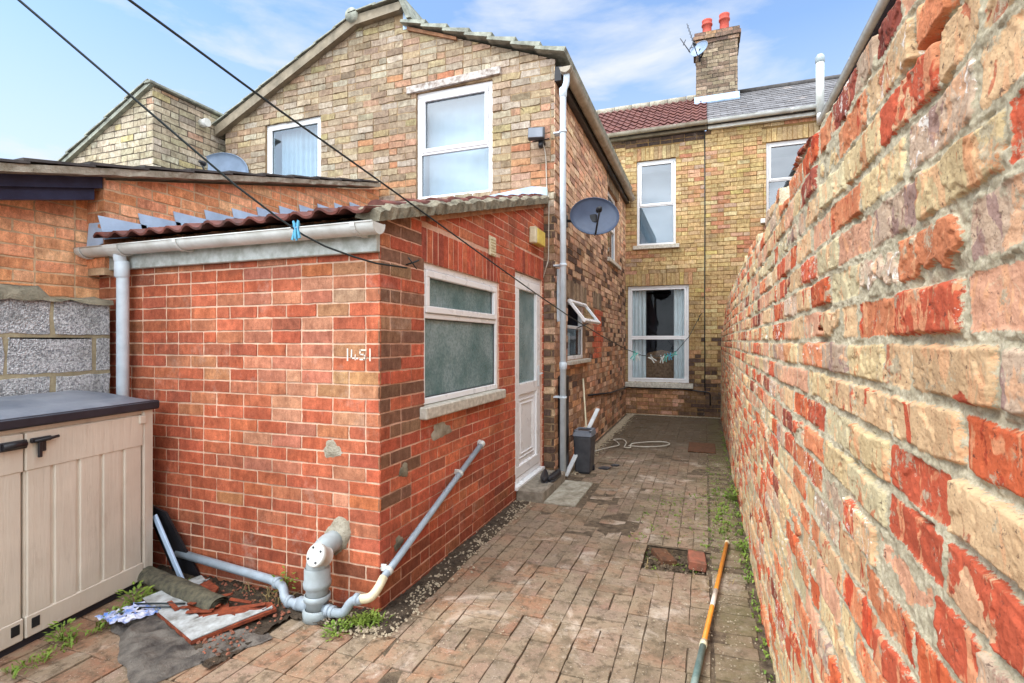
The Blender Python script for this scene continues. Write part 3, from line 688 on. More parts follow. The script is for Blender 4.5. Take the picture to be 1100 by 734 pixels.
def wall_chunk(y0, y1, dy, dz):
    ny = int((y1-y0)/dy)+1; ys = np.linspace(y0, y1, ny)
    nz = int(2.22/dz)+1; zs = np.linspace(-.05, 1., nz)
    Y = np.repeat(ys[:, None], nz, 1)
    top = walltop(ys)+fbm(ys*5, ys*0+3, 4, 3)*.05; topn = top.copy()
    # bricks missing from the topmost course here and there
    bi = np.searchsorted(rowlayout(25), ys); rr = np.array([random.Random(int(b)*13+1).random() for b in bi]); topn = top-np.where(rr < .22, .075, 0)
    Z = -.05+(zs[None, :]+.05)/1.05*(top[:, None]+.05)
    wy = fbm(Y*14, Z*14, 3, 1)*.013+fbm(Y*60, Z*60, 2, 9)*.004; wz = fbm(Y*11, Z*14, 3, 5)*.012+fbm(Y*60, Z*60, 2, 12)*.004+fbm(Y*1.1, Z*.8, 2, 7)*.018
    yw = Y+wy; zw = Z+wz
    row = np.floor(zw/PITCH).astype(int); vz = zw-row*PITCH-PITCH/2
    F = np.zeros(Y.shape+(16,), np.float32); c_y = np.zeros(Y.shape); half = np.ones(Y.shape)*.1
    for r_ in np.unique(row):
        m = row == r_; e = rowlayout(int(r_)); k = np.clip(np.searchsorted(e, yw[m])-1, 0, len(e)-2)
        c_y[m] = (e[k]+e[k+1])/2; half[m] = (e[k+1]-e[k])/2
        ks = np.unique(k); tab = {}
        for q in ks:
            a, b, pq, of, pr, ty, tz, wa, ero = wallbrick(int(r_), int(q)); tab[q] = list(a)+list(b)+[pq]+list(of)+[pr, ty, tz, wa, ero, 0]
        T = np.array([tab[q] for q in ks], np.float32); F[m] = T[np.searchsorted(ks, k)]
    u = np.abs(yw-c_y)-(half-.0078); v = np.abs(vz)-(PITCH/2-.0078)
    rad = .006; qx = np.maximum(u+rad, 0); qz = np.maximum(v+rad, 0)
    sdf = -(np.sqrt(qx*qx+qz*qz)+np.minimum(np.maximum(u+rad, v+rad), 0)-rad)      # positive inside
    n1 = fbm(Y*28+F[..., 7]*9, Z*28, 4, 2); n2 = fbm(Y*90, Z*90, 3, 4); n3 = fbm(Y*7, Z*7, 4, 6)
    ero = F[..., 14]
    sdf = sdf+n1*.006-ero*np.clip(fbm(Y*22, Z*22, 3, 21)+.12, 0, .3)*.12
    t = np.clip((sdf+.001)/.0045, 0, 1); t = t*t*(3-2*t)
    sp = np.clip((fbm(Y*17+F[..., 8]*5, Z*17, 4, 61)-.04)/.02, 0, 1)*.0028; sp2 = np.clip((fbm(Y*45, Z*45+F[..., 8]*5, 3, 71)-.10)/.03, 0, 1)*.0012
    face = .0085+F[..., 10]+F[..., 11]*(yw-c_y)*.6+F[..., 12]*vz*.6+n1*.003+n2*.0018-sp-sp2
    mort = .0032+n3*.020+n1*.010+n2*.006
    h = mort*(1-t)+np.maximum(face, mort*.5)*t
    # hollows where joints have washed out
    hol = np.clip(fbm(Y*9, Z*13, 4, 33)-.17, 0, 1); h = h-hol*.22*(1-t)
    h = h+fbm(Y*.8, Z*.6, 2, 40)*.03
    X = .300-h
    over = np.clip(Z-topn[:, None], 0, 1); X = np.where(over > 0, np.maximum(X, .300)+over/.075*.10, X); Z = np.where(over > 0, np.minimum(Z, topn[:, None]+fbm(Y*30, Z*30, 3, 8)*.02), Z); X[:, -1] = np.where(topn < top, .40, X[:, -1]); Z[:, -1] = np.where(topn < top, topn, Z[:, -1]); top = topn
    return ys, X, Y, Z, sdf, F, top
def build_old_wall():
    vs, fs, SD, BC, PC, PA, WA, BO = [], [], [], [], [], [], [], []; base = 0
    for (y0, y1, dy, dz) in ((-1.6, .28, .010, .010), (.28, 1.5, .0026, .0026), (1.5, 3.2, .0048, .0046), (3.2, 11.0, .0085, .0085)):
        ys, X, Y, Z, sdf, F, top = wall_chunk(y0, y1, dy, dz)
        ny, nz = X.shape
        # carry the sheet over the top and down the back
        K = 12; tb = []
        for k in range(1, K+1):
            f = k/K; xx = X[:, -1]+f*(.535-X[:, -1]); lump = fbm(ys*12, np.full(ny, f*3.), 4, 50)*.03+math.sin(f*math.pi)*.012
            tb.append((xx, ys, top+lump, np.full(ny, -.01)+fbm(ys*14, np.full(ny, f*4), 3, 51)*.08))
        Xe = np.concatenate([X]+[t_[0][:, None] for t_ in tb]+[tb[-1][0][:, None]], 1)
        Ye = np.concatenate([Y]+[t_[1][:, None] for t_ in tb]+[ys[:, None]], 1)
        Ze = np.concatenate([Z]+[t_[2][:, None] for t_ in tb]+[np.full((ny, 1), -.05)], 1)
        Se = np.concatenate([sdf]+[t_[3][:, None] for t_ in tb]+[np.full((ny, 1), -.01)], 1)
        Fe = np.concatenate([F]+[F[:, -1:, :]]*(K+1), 1)
        n2_ = Xe.shape[1]
        vs.append(np.stack([Xe, Ye, Ze], -1).reshape(-1, 3))
        ii = np.arange(ny-1)[:, None]*n2_+np.arange(n2_-1)[None, :]+base
        fs.append(np.stack([ii, ii+1, ii+n2_+1, ii+n2_], -1).reshape(-1, 4))
        SD.append(Se.ravel()); BC.append(Fe[..., 0:3].reshape(-1, 3)); PC.append(Fe[..., 3:6].reshape(-1, 3)); PA.append(Fe[..., 6].ravel()); BO.append(Fe[..., 7:10].reshape(-1, 3)*20); WA.append(Fe[..., 13].ravel())
        base += ny*n2_
    vs = np.concatenate(vs).astype(np.float32); fs = np.concatenate(fs).astype(np.int32)
    me = bpy.data.meshes.new('old_brick_wall'); me.vertices.add(len(vs)); me.vertices.foreach_set('co', vs.ravel())
    me.loops.add(len(fs)*4); me.loops.foreach_set('vertex_index', fs.ravel())
    me.polygons.add(len(fs)); me.polygons.foreach_set('loop_start', np.arange(0, len(fs)*4, 4, dtype=np.int32)); me.polygons.foreach_set('loop_total', np.full(len(fs), 4, np.int32))
    me.polygons.foreach_set('use_smooth', np.ones(len(fs), bool)); me.materials.append(M['oldwall'])
    def fa(n, d, ty): a = me.attributes.new(n, ty, 'POINT'); a.data.foreach_set({'FLOAT': 'value', 'FLOAT_COLOR': 'color', 'FLOAT_VECTOR': 'vector'}[ty], np.ascontiguousarray(d, np.float32).ravel())
    fa('sd', np.concatenate(SD), 'FLOAT'); fa('pamt', np.concatenate(PA), 'FLOAT'); fa('wamt', np.concatenate(WA), 'FLOAT'); fa('boff', np.concatenate(BO), 'FLOAT_VECTOR')
    one = np.ones((len(vs), 1), np.float32); fa('bcol', np.concatenate([np.concatenate(BC), one], 1), 'FLOAT_COLOR'); fa('pcol', np.concatenate([np.concatenate(PC), one], 1), 'FLOAT_COLOR')
    me.update(); me.validate()
    o = bpy.data.objects.new('old_brick_wall', me); COL.objects.link(o); return o
tag(build_old_wall(), 'tall rough old boundary wall of patched red and buff bricks along the right side', 'wall')

# ================================================================ helpers for windows, roofs, gutters
class Fr:
    """local frame: u along, z up, d outwards"""
    def __init__(s, O, U, N): s.O = Vector(O); s.U = Vector(U); s.N = Vector(N)
    def p(s, u, z, d): return s.O+s.U*u+Vector((0, 0, z))+s.N*d
    def box(s, mb, u0, u1, z0, z1, d0, d1, ch=.003, c=(1, 1, 1), mi=0):
        a, b = s.p(u0, z0, d0), s.p(u1, z1, d1)
        mb.box([min(a[i], b[i]) for i in range(3)], [max(a[i], b[i]) for i in range(3)], ch, c=c, mi=mi)
def frame_ring(fr, mb, u0, u1, z0, z1, w, d0, d1, ch=.005):
    fr.box(mb, u0, u1, z0, z0+w, d0, d1, ch); fr.box(mb, u0, u1, z1-w, z1, d0, d1, ch)
    fr.box(mb, u0, u0+w, z0+w-.002, z1-w+.002, d0+.0015, d1-.0015, ch); fr.box(mb, u1-w, u1, z0+w-.002, z1-w+.002, d0+.0015, d1-.0015, ch)
def curtain_mb(fr, u0, u1, z0, z1, d, folds=6, amp=.02):
    b = MB(); n = folds*8; vs = []
    for i in range(n+1):
        t = i/n; dd = d+math.sin(t*folds*6.283)*amp+math.sin(t*folds*2.1)*amp*.4
        vs += [fr.p(u0+(u1-u0)*t, z0, dd), fr.p(u0+(u1-u0)*t, z1, dd)]
    b.add(vs, [(2*i, 2*i+2, 2*i+3, 2*i+1) for i in range(n)], sm=True); return b
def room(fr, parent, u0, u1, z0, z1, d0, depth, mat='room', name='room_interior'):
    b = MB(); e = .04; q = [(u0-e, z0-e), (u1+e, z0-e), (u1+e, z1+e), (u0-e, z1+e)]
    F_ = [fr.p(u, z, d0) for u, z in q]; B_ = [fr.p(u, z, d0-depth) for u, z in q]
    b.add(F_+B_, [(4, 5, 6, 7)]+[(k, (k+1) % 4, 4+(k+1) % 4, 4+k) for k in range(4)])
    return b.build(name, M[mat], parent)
def window(parent, fr, u0, u1, z0, z1, d, panes, fw=.055, sash=.04, sill=None, glassm='glass', label=None, mat='upvc', bars=(), room_=('room', .8), bot=0):
    """panes: list of (u0,u1,z0,z1) in fractions, each one an own sash with glass"""
    f = MB(); frame_ring(fr, f, u0, u1, z0, z1, fw, d-.06, d)
    iu0, iu1, iz0, iz1 = u0+fw, u1-fw, z0+fw, z1-fw
    for zf in bars: zz = iz0+(iz1-iz0)*zf; fr.box(f, iu0-.002, iu1+.002, zz-fw*.4, zz+fw*.4, d-.058, d-.004, .004)
    w = f.build('window', M[mat], parent)
    if label: w['label'] = label
    for (a, b, c, e, gap) in panes:
        pu0, pu1, pz0, pz1 = iu0+(iu1-iu0)*a, iu0+(iu1-iu0)*b, iz0+(iz1-iz0)*c, iz0+(iz1-iz0)*e
        if gap > 0:
            s_ = MB(); frame_ring(fr, s_, pu0+.003, pu1-.003, pz0+.003, pz1-.003, sash, d-.045, d+.008)
            s_.build('sash', M[mat], w); pu0 += sash; pu1 -= sash; pz0 += sash; pz1 -= sash
        b_ = MB(); fr.box(b_, pu0-.004, pu1+.004, pz0-.004, pz1+.004, d-.034, d-.026, 0); b_.build('pane', M[glassm], w)
        k = MB(); g_ = .006
        for (x0, x1, y0, y1) in ((pu0, pu1, pz0, pz0+g_), (pu0, pu1, pz1-g_, pz1), (pu0, pu0+g_, pz0, pz1), (pu1-g_, pu1, pz0, pz1)): fr.box(k, x0, x1, y0, y1, d-.025, d-.018, 0)
        k.build('gasket', M['black'], w)
    if sill:
        s_ = MB(); h, pr, ex = sill[:3]; fr.box(s_, u0-ex, u1+ex, z0-h, z0-.002, -.09, pr, .006); s_.build('window_sill', M[sill[3]], w if len(sill) < 5 else parent)
    if room_: room(fr, w, u0, u1, z0, z1, d-.062, room_[1], room_[0])
    return w
def half_gutter(mb, path, r=.055, n=10, th=.004):
    P = [Vector(p) for p in path]; m = len(P)
    for rr, flip in ((r, False), (r-th, True)):
        vs = []
        for i in range(m):
            T = (P[min(i+1, m-1)]-P[max(i-1, 0)]).normalized(); B = T.cross(Vector((0, 0, 1))).normalized()
            for j in range(n+1):
                a = math.pi*j/n; vs.append(P[i]+B*math.cos(a)*rr-Vector((0, 0, 1))*math.sin(a)*rr)
        fs = [(i*(n+1)+j, i*(n+1)+j+1, (i+1)*(n+1)+j+1, (i+1)*(n+1)+j) for i in range(m-1) for j in range(n)]
        if flip: fs = [f[::-1] for f in fs]
        mb.add(vs, fs, sm=True)
    for i, P0 in ((0, P[0]), (m-1, P[-1])):
        T = (P[1]-P[0]).normalized(); B = T.cross(Vector((0, 0, 1))).normalized()
        e = [P0+B*math.cos(math.pi*j/n)*r-Vector((0, 0, 1))*math.sin(math.pi*j/n)*r for j in range(n+1)]
        dd = T*(.003 if i else -.003); mb.prism(e, dd)
    for s_ in (-1, 1):          # rims
        for i in range(m-1):
            T = (P[i+1]-P[i]).normalized(); B = T.cross(Vector((0, 0, 1))).normalized(); mb.tube([P[i]+B*s_*r, P[i+1]+B*s_*r], .0045, 6)
def gutter_union(mb, c, T, r=.055, w=.03):
    c = Vector(c); T = Vector(T).normalized(); B = T.cross(Vector((0, 0, 1))).normalized(); vs = []; n = 10
    for rr in (r+.006, r+.001):
        for s_ in (-1, 1):
            for j in range(n+1):
                a = math.pi*j/n; vs.append(c+T*s_*w/2+B*math.cos(a)*rr-Vector((0, 0, 1))*math.sin(a)*rr)
    k = n+1; fs = [(j, j+1, k+j+1, k+j) for j in range(n)]+[(2*k+j, j, j+1, 2*k+j+1)[::-1] for j in range(n)]+[(3*k+j, k+j, k+j+1, 3*k+j+1) for j in range(n)]
    mb.add(vs, fs)
def pantiles(mb, x0, x1, y0, z0, y1, z1, courses, period, amp, thick=.014, lift=.022, jit=.004, c=(1, 1, 1), seed=1):
    r_ = random.Random(seed); nper = int(round((x1-x0)/period)); period = (x1-x0)/nper; S = Vector((0, y1-y0, z1-z0)); L = S.length; S.normalize(); N = Vector((0, -S.z, S.y)); n = 9
    def wave(t): t = t % 1.; return (math.sin(math.pi*min(1, t/.55))*1.0 if t < .55 else -.35*math.sin(math.pi*(t-.55)/.45))
    for k in range(courses):
        for i in range(nper):
            xa = x0+i*period; s0 = L*k/courses-(.012 if k else 0)+r_.gauss(0, jit); s1 = L*(k+1)/courses+.02; dl = r_.gauss(0, jit*.6); vs = []
            for (s_, li) in ((s0, lift), (s1, .002)):
                for lay in (0, 1):
                    for j in range(n+1):
                        t = j/n*1.08; vs.append(Vector((xa+t*period, y0, z0))+S*s_+N*(wave(t)*amp+li+dl-lay*thick+(.003 if t > 1 else 0)))
            q = n+1; fs = [(j, j+1, 2*q+j+1, 2*q+j) for j in range(n)]+[(q+j, 3*q+j, 3*q+j+1, q+j+1) for j in range(n)]+[(j, q+j, q+j+1, j+1) for j in range(n)]
            fs += [(0, 2*q, 3*q, q), (n, q+n, 3*q+n, 2*q+n)]
            mb.add(vs, fs, c, 0, False)
def flat_rows(mb, lo, hi, a0, a1, n, along, thick=.018, lift=.02):
    """tile rows seen from the verge; lo/hi are (horizontal, z) pairs, a0..a1 the extent along the other axis ('y' or 'x')"""
    lo = Vector((lo[0], 0, lo[1])); hi = Vector((hi[0], 0, hi[1])); S = (hi-lo); L = S.length; S.normalize(); N = Vector((-S.z, 0, S.x)); N = N if N.z > 0 else -N
    for k in range(n):
        s0, s1 = L*k/n-.01, L*(k+1)/n+.03; q = [lo+S*s0+N*lift, lo+S*s1+N*.002, lo+S*s1-N*thick*.6, lo+S*s0+N*(lift-thick)]
        if along == 'y': mb.prism([(p.x, a0, p.z) for p in q], (0, a1-a0, 0))
        else: mb.prism([(a0, p.x, p.z) for p in q], (a1-a0, 0, 0))
def clips_pipe(mb, x, y, z, r, tow):
    t = Vector(tow); mb.lathe([(r+.001, -.012), (r+.007, -.012), (r+.007, .012), (r+.001, .012)], (x, y, z), n=16); c = Vector((x, y, z)); e = c+t
    lo = [min(c[i], e[i])-.008 for i in range(3)]; hi = [max(c[i], e[i])+.008 for i in range(3)]; mb.box(lo, hi, .002)
#==PART3==
# ================================================================ BRICK_HOUSE (rear wing and its half of the terrace)
house = thing('brick_house', 'yellow brick house with a two-storey gabled rear wing, red pantiled roof and the chimney stack', 'house', (-2.5, 8, 0))
gw = Wall((-6.35, 5.51, 0), (1, 0, 0), (0, -1, 0))
W1 = (.72, 1.66, 3.30, 4.46); W2 = (3.077, 4.075, 3.19, 4.50)
LINT = (2.96, 4.18, 4.50, 4.60)
def c_gable(u, v, r_):
    x = u
    if 4.28 < u and v < 4.1 and r_.random() < .6: return pal_ored(r_)
    if (2.1 < u < 3.1 and 3.2 < v < 4.0 and r_.random() < .42): return pal_ored(r_, .95)
    if abs(u-3.2) < .5 and 4.55 < v < 4.75 and r_.random() < .4: return pal_ored(r_)
    if u > 4.55 and v < 3.0: return pal_sooty(r_, 1.1)
    return pal_buff(r_, .9+.1*noise1(u, v))
gw.bond(0, 4.816, 2.9, 5.62, .0815, .222, .010, c_gable, (W1, W2, LINT), .28)
allr = gw.rects
gw.rects = [q for q in allr if q[1] <= 2.99]; gw.bricks(.006, .003, .0032, [(-.4513, 1, 4.55-.06), (0, 1, 5.50)], .006)
gw.rects = [q for q in allr if q[1] > 2.99]; gw.bricks(.006, .003, .0032, [(.395, 1, 5.335+.395*2.99-.03)], .006)
gw.rects = []; gw.bond(4.66, 4.816, -.05, 2.9, .0815, .222, .012, lambda u, v, r_: pal_sooty(r_, 1.35) if r_.random() < .7 else pal_wing(r_), (), .3); gw.bricks(.006, .003, .003, (), .006)
gw.sheet(0, 4.81, -.05, 5.5, (W1, W2), .1, ([0, 2.242, 2.98, 3.0, 4.81], [4.51, 5.52, 5.52, 5.29, 4.57]))
gw.build('gable_wall', [M['brick_old'], M['m_buff']], house)

sw = Wall((-1.54, 5.51, 0), (0, 1, 0), (1, 0, 0))
S1 = (.56, 1.58, 1.27, 2.02); S2 = (3.30, 4.40, 2.92, 4.15)
def c_side(u, v, r_):
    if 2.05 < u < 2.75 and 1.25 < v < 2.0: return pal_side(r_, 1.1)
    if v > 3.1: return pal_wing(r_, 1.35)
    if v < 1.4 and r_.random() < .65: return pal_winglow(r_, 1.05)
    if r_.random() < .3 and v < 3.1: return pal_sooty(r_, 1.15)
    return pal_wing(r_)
SL1 = (.48, 1.66, 2.02, 2.25); SL2 = (3.22, 4.48, 4.15, 4.38); SL3 = (2.05, 2.75, 2.0, 2.25)
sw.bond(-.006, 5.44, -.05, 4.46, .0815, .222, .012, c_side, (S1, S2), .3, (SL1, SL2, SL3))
rl = random.Random(4)
for q in (SL1, SL2, SL3): sw.soldier(q[0], q[1], q[2], q[3], .075, .010, lambda u, v, r_: pal_chim(rl, .95), rl)
sw.bricks(.006, .003, .003, (), .006)
sw.sheet(0, 5.44, -.05, 4.46, (S1, S2), .1)
sw.build('side_wall', [M['brick'], M['m_wing']], house)

mw = Wall((-1.54, 10.95, 0), (1, 0, 0), (0, -1, 0))
B1 = (.045, 1.245, .666, 2.64); B2 = (.228, .997, 3.46, 5.20); B3 = (2.634, 3.44, 3.83, 5.28)
A1, A2, A3 = (-.0, 1.32, 2.64, 2.88), (.16, 1.07, 5.20, 5.46), (2.56, 3.52, 5.28, 5.53)
def c_main(u, v, r_):
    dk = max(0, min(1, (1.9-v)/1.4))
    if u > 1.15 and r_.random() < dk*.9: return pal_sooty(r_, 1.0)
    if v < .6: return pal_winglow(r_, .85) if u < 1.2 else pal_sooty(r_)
    if v > 5.52 and u < 1.6: return pal_sooty(r_, .8)
    if noise1(u*1.3, v*1.3, 2) > .38 and v > 2.9 and r_.random() < .55: return pal_ored(r_)
    return pal_main(r_, 1. if v > 3 else .84)
mw.bond(-1.6, -.006, 4.30, 5.64, .0815, .222, .011, c_main, (), .3); mw.sheet(-1.6, 0, 4.3, 5.64); mw.bond(-.0, 1.54, -.05, 5.64, .0815, .222, .011, c_main, (B1, B2), .3, (A1, A2))
for q in (A1, A2): mw.soldier(q[0], q[1], q[2], q[3], .075, .010, lambda u, v, r_: pal_main(rl, .9), rl)
mw.bricks(.005, .003, .003, (), .006)
mw.sheet(0, 1.54, -.05, 5.64, (B1, B2), .1)
mw.build('back_wall', [M['brick'], M['m_main']], house)
nb = thing('terraced_house', 'yellow brick house with slate roof and tall white flue, right of the black cable', 'house', (2.5, 11, 0))
nw = Wall((-1.54, 10.95, 0), (1, 0, 0), (0, -1, 0))
nw.bond(1.546, 5.0, -.05, 5.64, .0815, .222, .011, c_main, (B3,), .3, (A3,))
nw.soldier(A3[0], A3[1], A3[2], A3[3], .075, .010, lambda u, v, r_: pal_main(rl, 1.05), rl)
nw.bricks(.005, .003, .003, (), .006); nw.sheet(1.54, 5.0, -.05, 5.64, (B3,), .1)
nw.build('back_wall', [M['brick'], M['m_main']], nb)

# --- windows of the wing gable
fg = Fr((-6.35, 5.51, 0), (1, 0, 0), (0, -1, 0))
w = window(house, fg, *W1, -.03, [(0, 1, 0, 1, 0)], fw=.085, label='single white window on the left side of the gable', room_=('room_l', .9), mat='upvc')
curtain_mb(fg, .82, 1.56, 3.35, 4.4, -.20, 9, .018).build('curtain', M['net'], w)  # added pale backing: gives the pane the brightness of reflected sky
w = window(house, fg, *W2, -.03, [(0, 1, .44, 1, 1), (0, 1, 0, .44, 0)], fw=.06, sash=.045, bars=(.44,), label='tall white two-light window under the peeling timber lintel', room_=('room_l', .9))
curtain_mb(fg, 3.12, 4.03, 3.2, 4.45, -.25, 5, .004).build('curtain', M['net'], w)  # near-flat pale sheet added behind the glass to stand in for sky reflection
lm = MB(); lm.box((-3.39, 5.475, 4.515), (-2.17, 5.56, 4.600), .004, rot=Matrix.Rotation(R(-1.6), 3, 'Y')); lm.build('lintel', M['lintelw'], house)
# --- side wall windows
fs_ = Fr((-1.54, 5.51, 0), (0, 1, 0), (1, 0, 0))
w = window(house, fs_, S2[0], S2[1], S2[2], S2[3], -.05, [(0, 1, .5, 1, 0), (0, 1, 0, .5, 0)], fw=.07, bars=(.5,), sill=(.07, .06, .06, 'sill'), room_=('room', .8), label='upper white window in the wing side near the corner')
w = window(house, fs_, S1[0], S1[1], S1[2], S1[3], -.04, [(0, 1, 0, .54, 0)], fw=.05, bars=(.56,), sill=(.05, .07, .05, 'sill'), room_=('room', .8), glassm='glass_clear', label='small white window with its top light propped open')
curtain_mb(fs_, .64, 1.5, 1.3, 1.62, -.2, 5, .012).build('curtain', M['net'], w)
# open top-hung light
fo = MB(); frame_ring(fs_, fo, .60, 1.54, 1.66, 2.0, .045, -.02, .02)
gp = MB(); fs_.box(gp, .645, 1.495, 1.70, 1.955, -.004, .004, 0)
ro = Matrix.Rotation(R(-38), 4, 'Y'); pvv = Vector((-1.55, 0, 2.0)); TM = Matrix.Translation(pvv) @ ro @ Matrix.Translation(-pvv)
for mb_ in (fo, gp): mb_.v = [tuple(TM @ Vector(v)) for v in mb_.v]
ol = fo.build('vent_light', M['upvc'], w); gp.build('pane', M['glass'], ol)
st = MB(); st.tube([(-1.55, 6.6, 1.67), (-1.36, 6.6, 1.75)], .006, 6); st.build('stay', M['dark_grey'], ol)
# --- back wall windows
fm = Fr((-1.54, 10.95, 0), (1, 0, 0), (0, -1, 0))
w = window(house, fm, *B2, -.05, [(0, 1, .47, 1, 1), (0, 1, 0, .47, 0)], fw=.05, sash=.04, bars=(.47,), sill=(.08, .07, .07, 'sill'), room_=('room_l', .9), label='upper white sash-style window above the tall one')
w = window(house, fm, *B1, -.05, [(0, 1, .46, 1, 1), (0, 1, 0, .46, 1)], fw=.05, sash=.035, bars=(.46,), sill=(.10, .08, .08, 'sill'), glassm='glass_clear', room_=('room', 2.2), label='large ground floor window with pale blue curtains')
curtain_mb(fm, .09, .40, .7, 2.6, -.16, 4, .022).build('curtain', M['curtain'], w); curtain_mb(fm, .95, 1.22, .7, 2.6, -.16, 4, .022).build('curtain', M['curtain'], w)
ch = thing('armchair', 'brown wicker chair seen through the ground floor window between the curtains', 'armchair', (-.86, 11.55, .15))
b = MB(); b.prism([(-1.22, 11.5, .5), (-.52, 11.5, .5), (-.50, 11.5, 1.12), (-.60, 11.5, 1.26), (-.87, 11.5, 1.32), (-1.14, 11.5, 1.26), (-1.24, 11.5, 1.12)], (0, .06, 0)); b.build('backrest', M['wicker'], ch)
b = MB(); b.box((-1.2, 11.5, .48), (-.54, 12.0, .58), .02); b.build('seat', M['curtain'], ch)
for sx in (-1.18, -.56):
    for sy in (11.55, 11.95): b = MB(); b.tube([(sx, sy, .15), (sx, sy, .5)], .022, 8); b.build('leg', M['wicker'], ch)
w = window(nb, fm, *B3, -.05, [(0, 1, .5, 1, 1), (0, 1, 0, .5, 0)], fw=.05, sash=.035, bars=(.5,), sill=(.09, .07, .10, 'upvc_dirty'), room_=('room', 1.), label='white window over the top of the old wall')

# --- wing roof and verge trim
wr = MB(); flat_rows(wr, (-6.55, 4.52), (-4.10, 5.60), 5.40, 10.9, 8, 'y'); 
wr.build('roof', M['tile_grey'], house)
b = MB(); b.prism([(-6.44, 5.42, 4.40), (-4.10, 5.42, 5.455), (-3.46, 5.42, 5.50), (-3.40, 5.42, 5.55), (-3.46, 5.42, 5.60), (-4.12, 5.42, 5.575), (-6.46, 5.42, 4.52)], (0, .085, 0))
b.build('barge_board', M['barge'], house)
b = MB(); flat_rows(b, (-3.42, 5.64), (-4.14, 5.60), 5.38, 10.9, 2, 'y'); b.lathe([(0, 0), (.085, 0), (.085, 5.5), (0, 5.5)], (-4.13, 5.38, 5.57), (0, 1, 0), 14)
b.prism([(-3.45, 5.39, 5.62), (-3.40, 5.39, 5.63), (-3.28, 5.39, 5.36), (-3.34, 5.39, 5.36)], (0, 5.4, 0)); b.build('ridge_capping', M['tile_grey'], house)
b = MB(); b.prism([(-3.45, 5.50, 5.54), (-3.37, 5.50, 5.50), (-3.37, 5.50, 5.30), (-3.45, 5.50, 5.30)], (0, .12, 0)); b.build('flashing', M['lead'], house)
b = MB(); flat_rows(b, (-1.42, 4.60), (-3.40, 5.36), 5.41, 10.9, 7, 'y', thick=.05, lift=.055); b.build('roof', M['tile_grey'], house)
b = MB(); b.prism([(-3.38, 5.475, 5.315), (-2.72, 5.475, 5.055), (-2.72, 5.475, 5.02), (-3.38, 5.475, 5.27)], (0, .03, 0)); b.build('verge_batten', M['timber'], house)
b = MB(); b.box((-1.54, 5.50, 4.34), (-1.46, 10.9, 4.50), .004); b.build('soffit_board', M['fascia'] if False else M['black'], house)
# --- wing gutter, downpipe
b = MB(); half_gutter(b, [(-1.40, 5.42, 4.44), (-1.40, 10.88, 4.43)], .062)
for yy_ in (5.5, 7.4, 9.3): gutter_union(b, (-1.40, yy_, 4.44), (0, 1, 0), .062, .05)
b.build('gutter', M['gutter_old'], house)
b = MB(); b.tube(bend([(-1.40, 5.49, 4.40), (-1.40, 5.49, 4.29), (-1.425, 5.435, 4.19), (-1.425, 5.435, .09)], .05), .034, 16)
b.lathe([(.034, 0), (.041, .01), (.041, .09), (.034, .1)], (-1.425, 5.435, 4.12), n=18); b.lathe([(.034, 0), (.041, .01), (.041, .07), (.034, .08)], (-1.425, 5.435, 1.20), n=18)
for z in (3.75, 2.32, .9): clips_pipe(b, -1.425, 5.435, z, .034, (-.10, .08, 0))
b.build('downpipe', M['grey_pipe'], house)
b = MB(); b.box((-1.53, 5.56, 1.72), (-1.50, 5.61, 2.30), .005); b.build('cable_cover', M['grey_pipe'], house)

# --- terrace roofs
b = MB(); pantiles(b, -4.6, 0.03, 10.80, 5.76, 13.0, 7.20, 9, .154, .026, lift=.03, seed=3); b.build('pantiled_roof', M['tile_main'], house)
b = MB(); b.prism([(-4.6, 10.8, 5.70), (-4.6, 13.0, 7.14), (-4.6, 15.2, 5.7)], (4.6, 0, 0)); b.build('roof_underside', M['tile_dark'], house)
b = MB()
for k in range(11): x_ = -4.6+k*.42; b.tube([(x_, 13.0, 7.20), (x_+.41, 13.0, 7.20)], [.10, .095], 12)
b.build('ridge_tiles', M['cementl'], house)
def slates(mb, x0, x1, y0, z0, y1, z1, n, w_, seed):
    r_ = random.Random(seed); S = Vector((0, y1-y0, z1-z0)); L = S.length; S.normalize(); N = Vector((0, -S.z, S.y))
    for k in range(n):
        x = x0-(w_/2 if k % 2 else 0)
        while x < x1:
            s0 = L*k/n+r_.gauss(0, .004); s1 = L*(k+1)/n+.03; li = .014+r_.gauss(0, .002); a, c = max(x, x0), min(x+w_-.006, x1)
            if c-a > .03:
                P_ = [Vector((a, y0, z0))+S*s0+N*li, Vector((c, y0, z0))+S*s0+N*li, Vector((c, y0, z0))+S*s1+N*.001, Vector((a, y0, z0))+S*s1+N*.001]; q = r_.uniform(.75, 1.1)*.2
                mb.add(P_+[p-N*.008 for p in P_], [(0, 1, 2, 3), (4, 5, 1, 0), (5, 6, 2, 1), (7, 4, 0, 3)], (q, q, q*1.05))
            x += w_
b = MB(); slates(b, 0.04, 5.0, 10.80, 5.76, 13.0, 7.18, 13, .26, 5); b.build('slate_roof', brick_face_mat('slate_faces', (96, 92, 92), .4, .15), nb)
b = MB(); b.prism([(.04, 10.8, 5.70), (.04, 13.0, 7.14), (.04, 15.2, 5.7)], (4.9, 0, 0)); b.build('roof_underside', M['tile_dark'], nb)
b = MB(); b.tube([(.6, 13.0, 7.19), (5, 13.0, 7.19)], .07, 10); b.build('ridge_tiles', M['tile_dark'], nb)
b = MB(); half_gutter(b, [(-2.2, 10.76, 5.755), (0.05, 10.76, 5.765)], .06); gutter_union(b, (-.55, 10.76, 5.762), (1, 0, 0), .06, .05); b.build('gutter', M['gutter_old'], house)
b = MB(); half_gutter(b, [(0.06, 10.76, 5.765), (4.5, 10.76, 5.78)], .06)
for x_ in (.12, .9, 1.5): gutter_union(b, (x_, 10.76, 5.767), (1, 0, 0), .06, .05)
b.build('gutter', M['gutter'], nb)
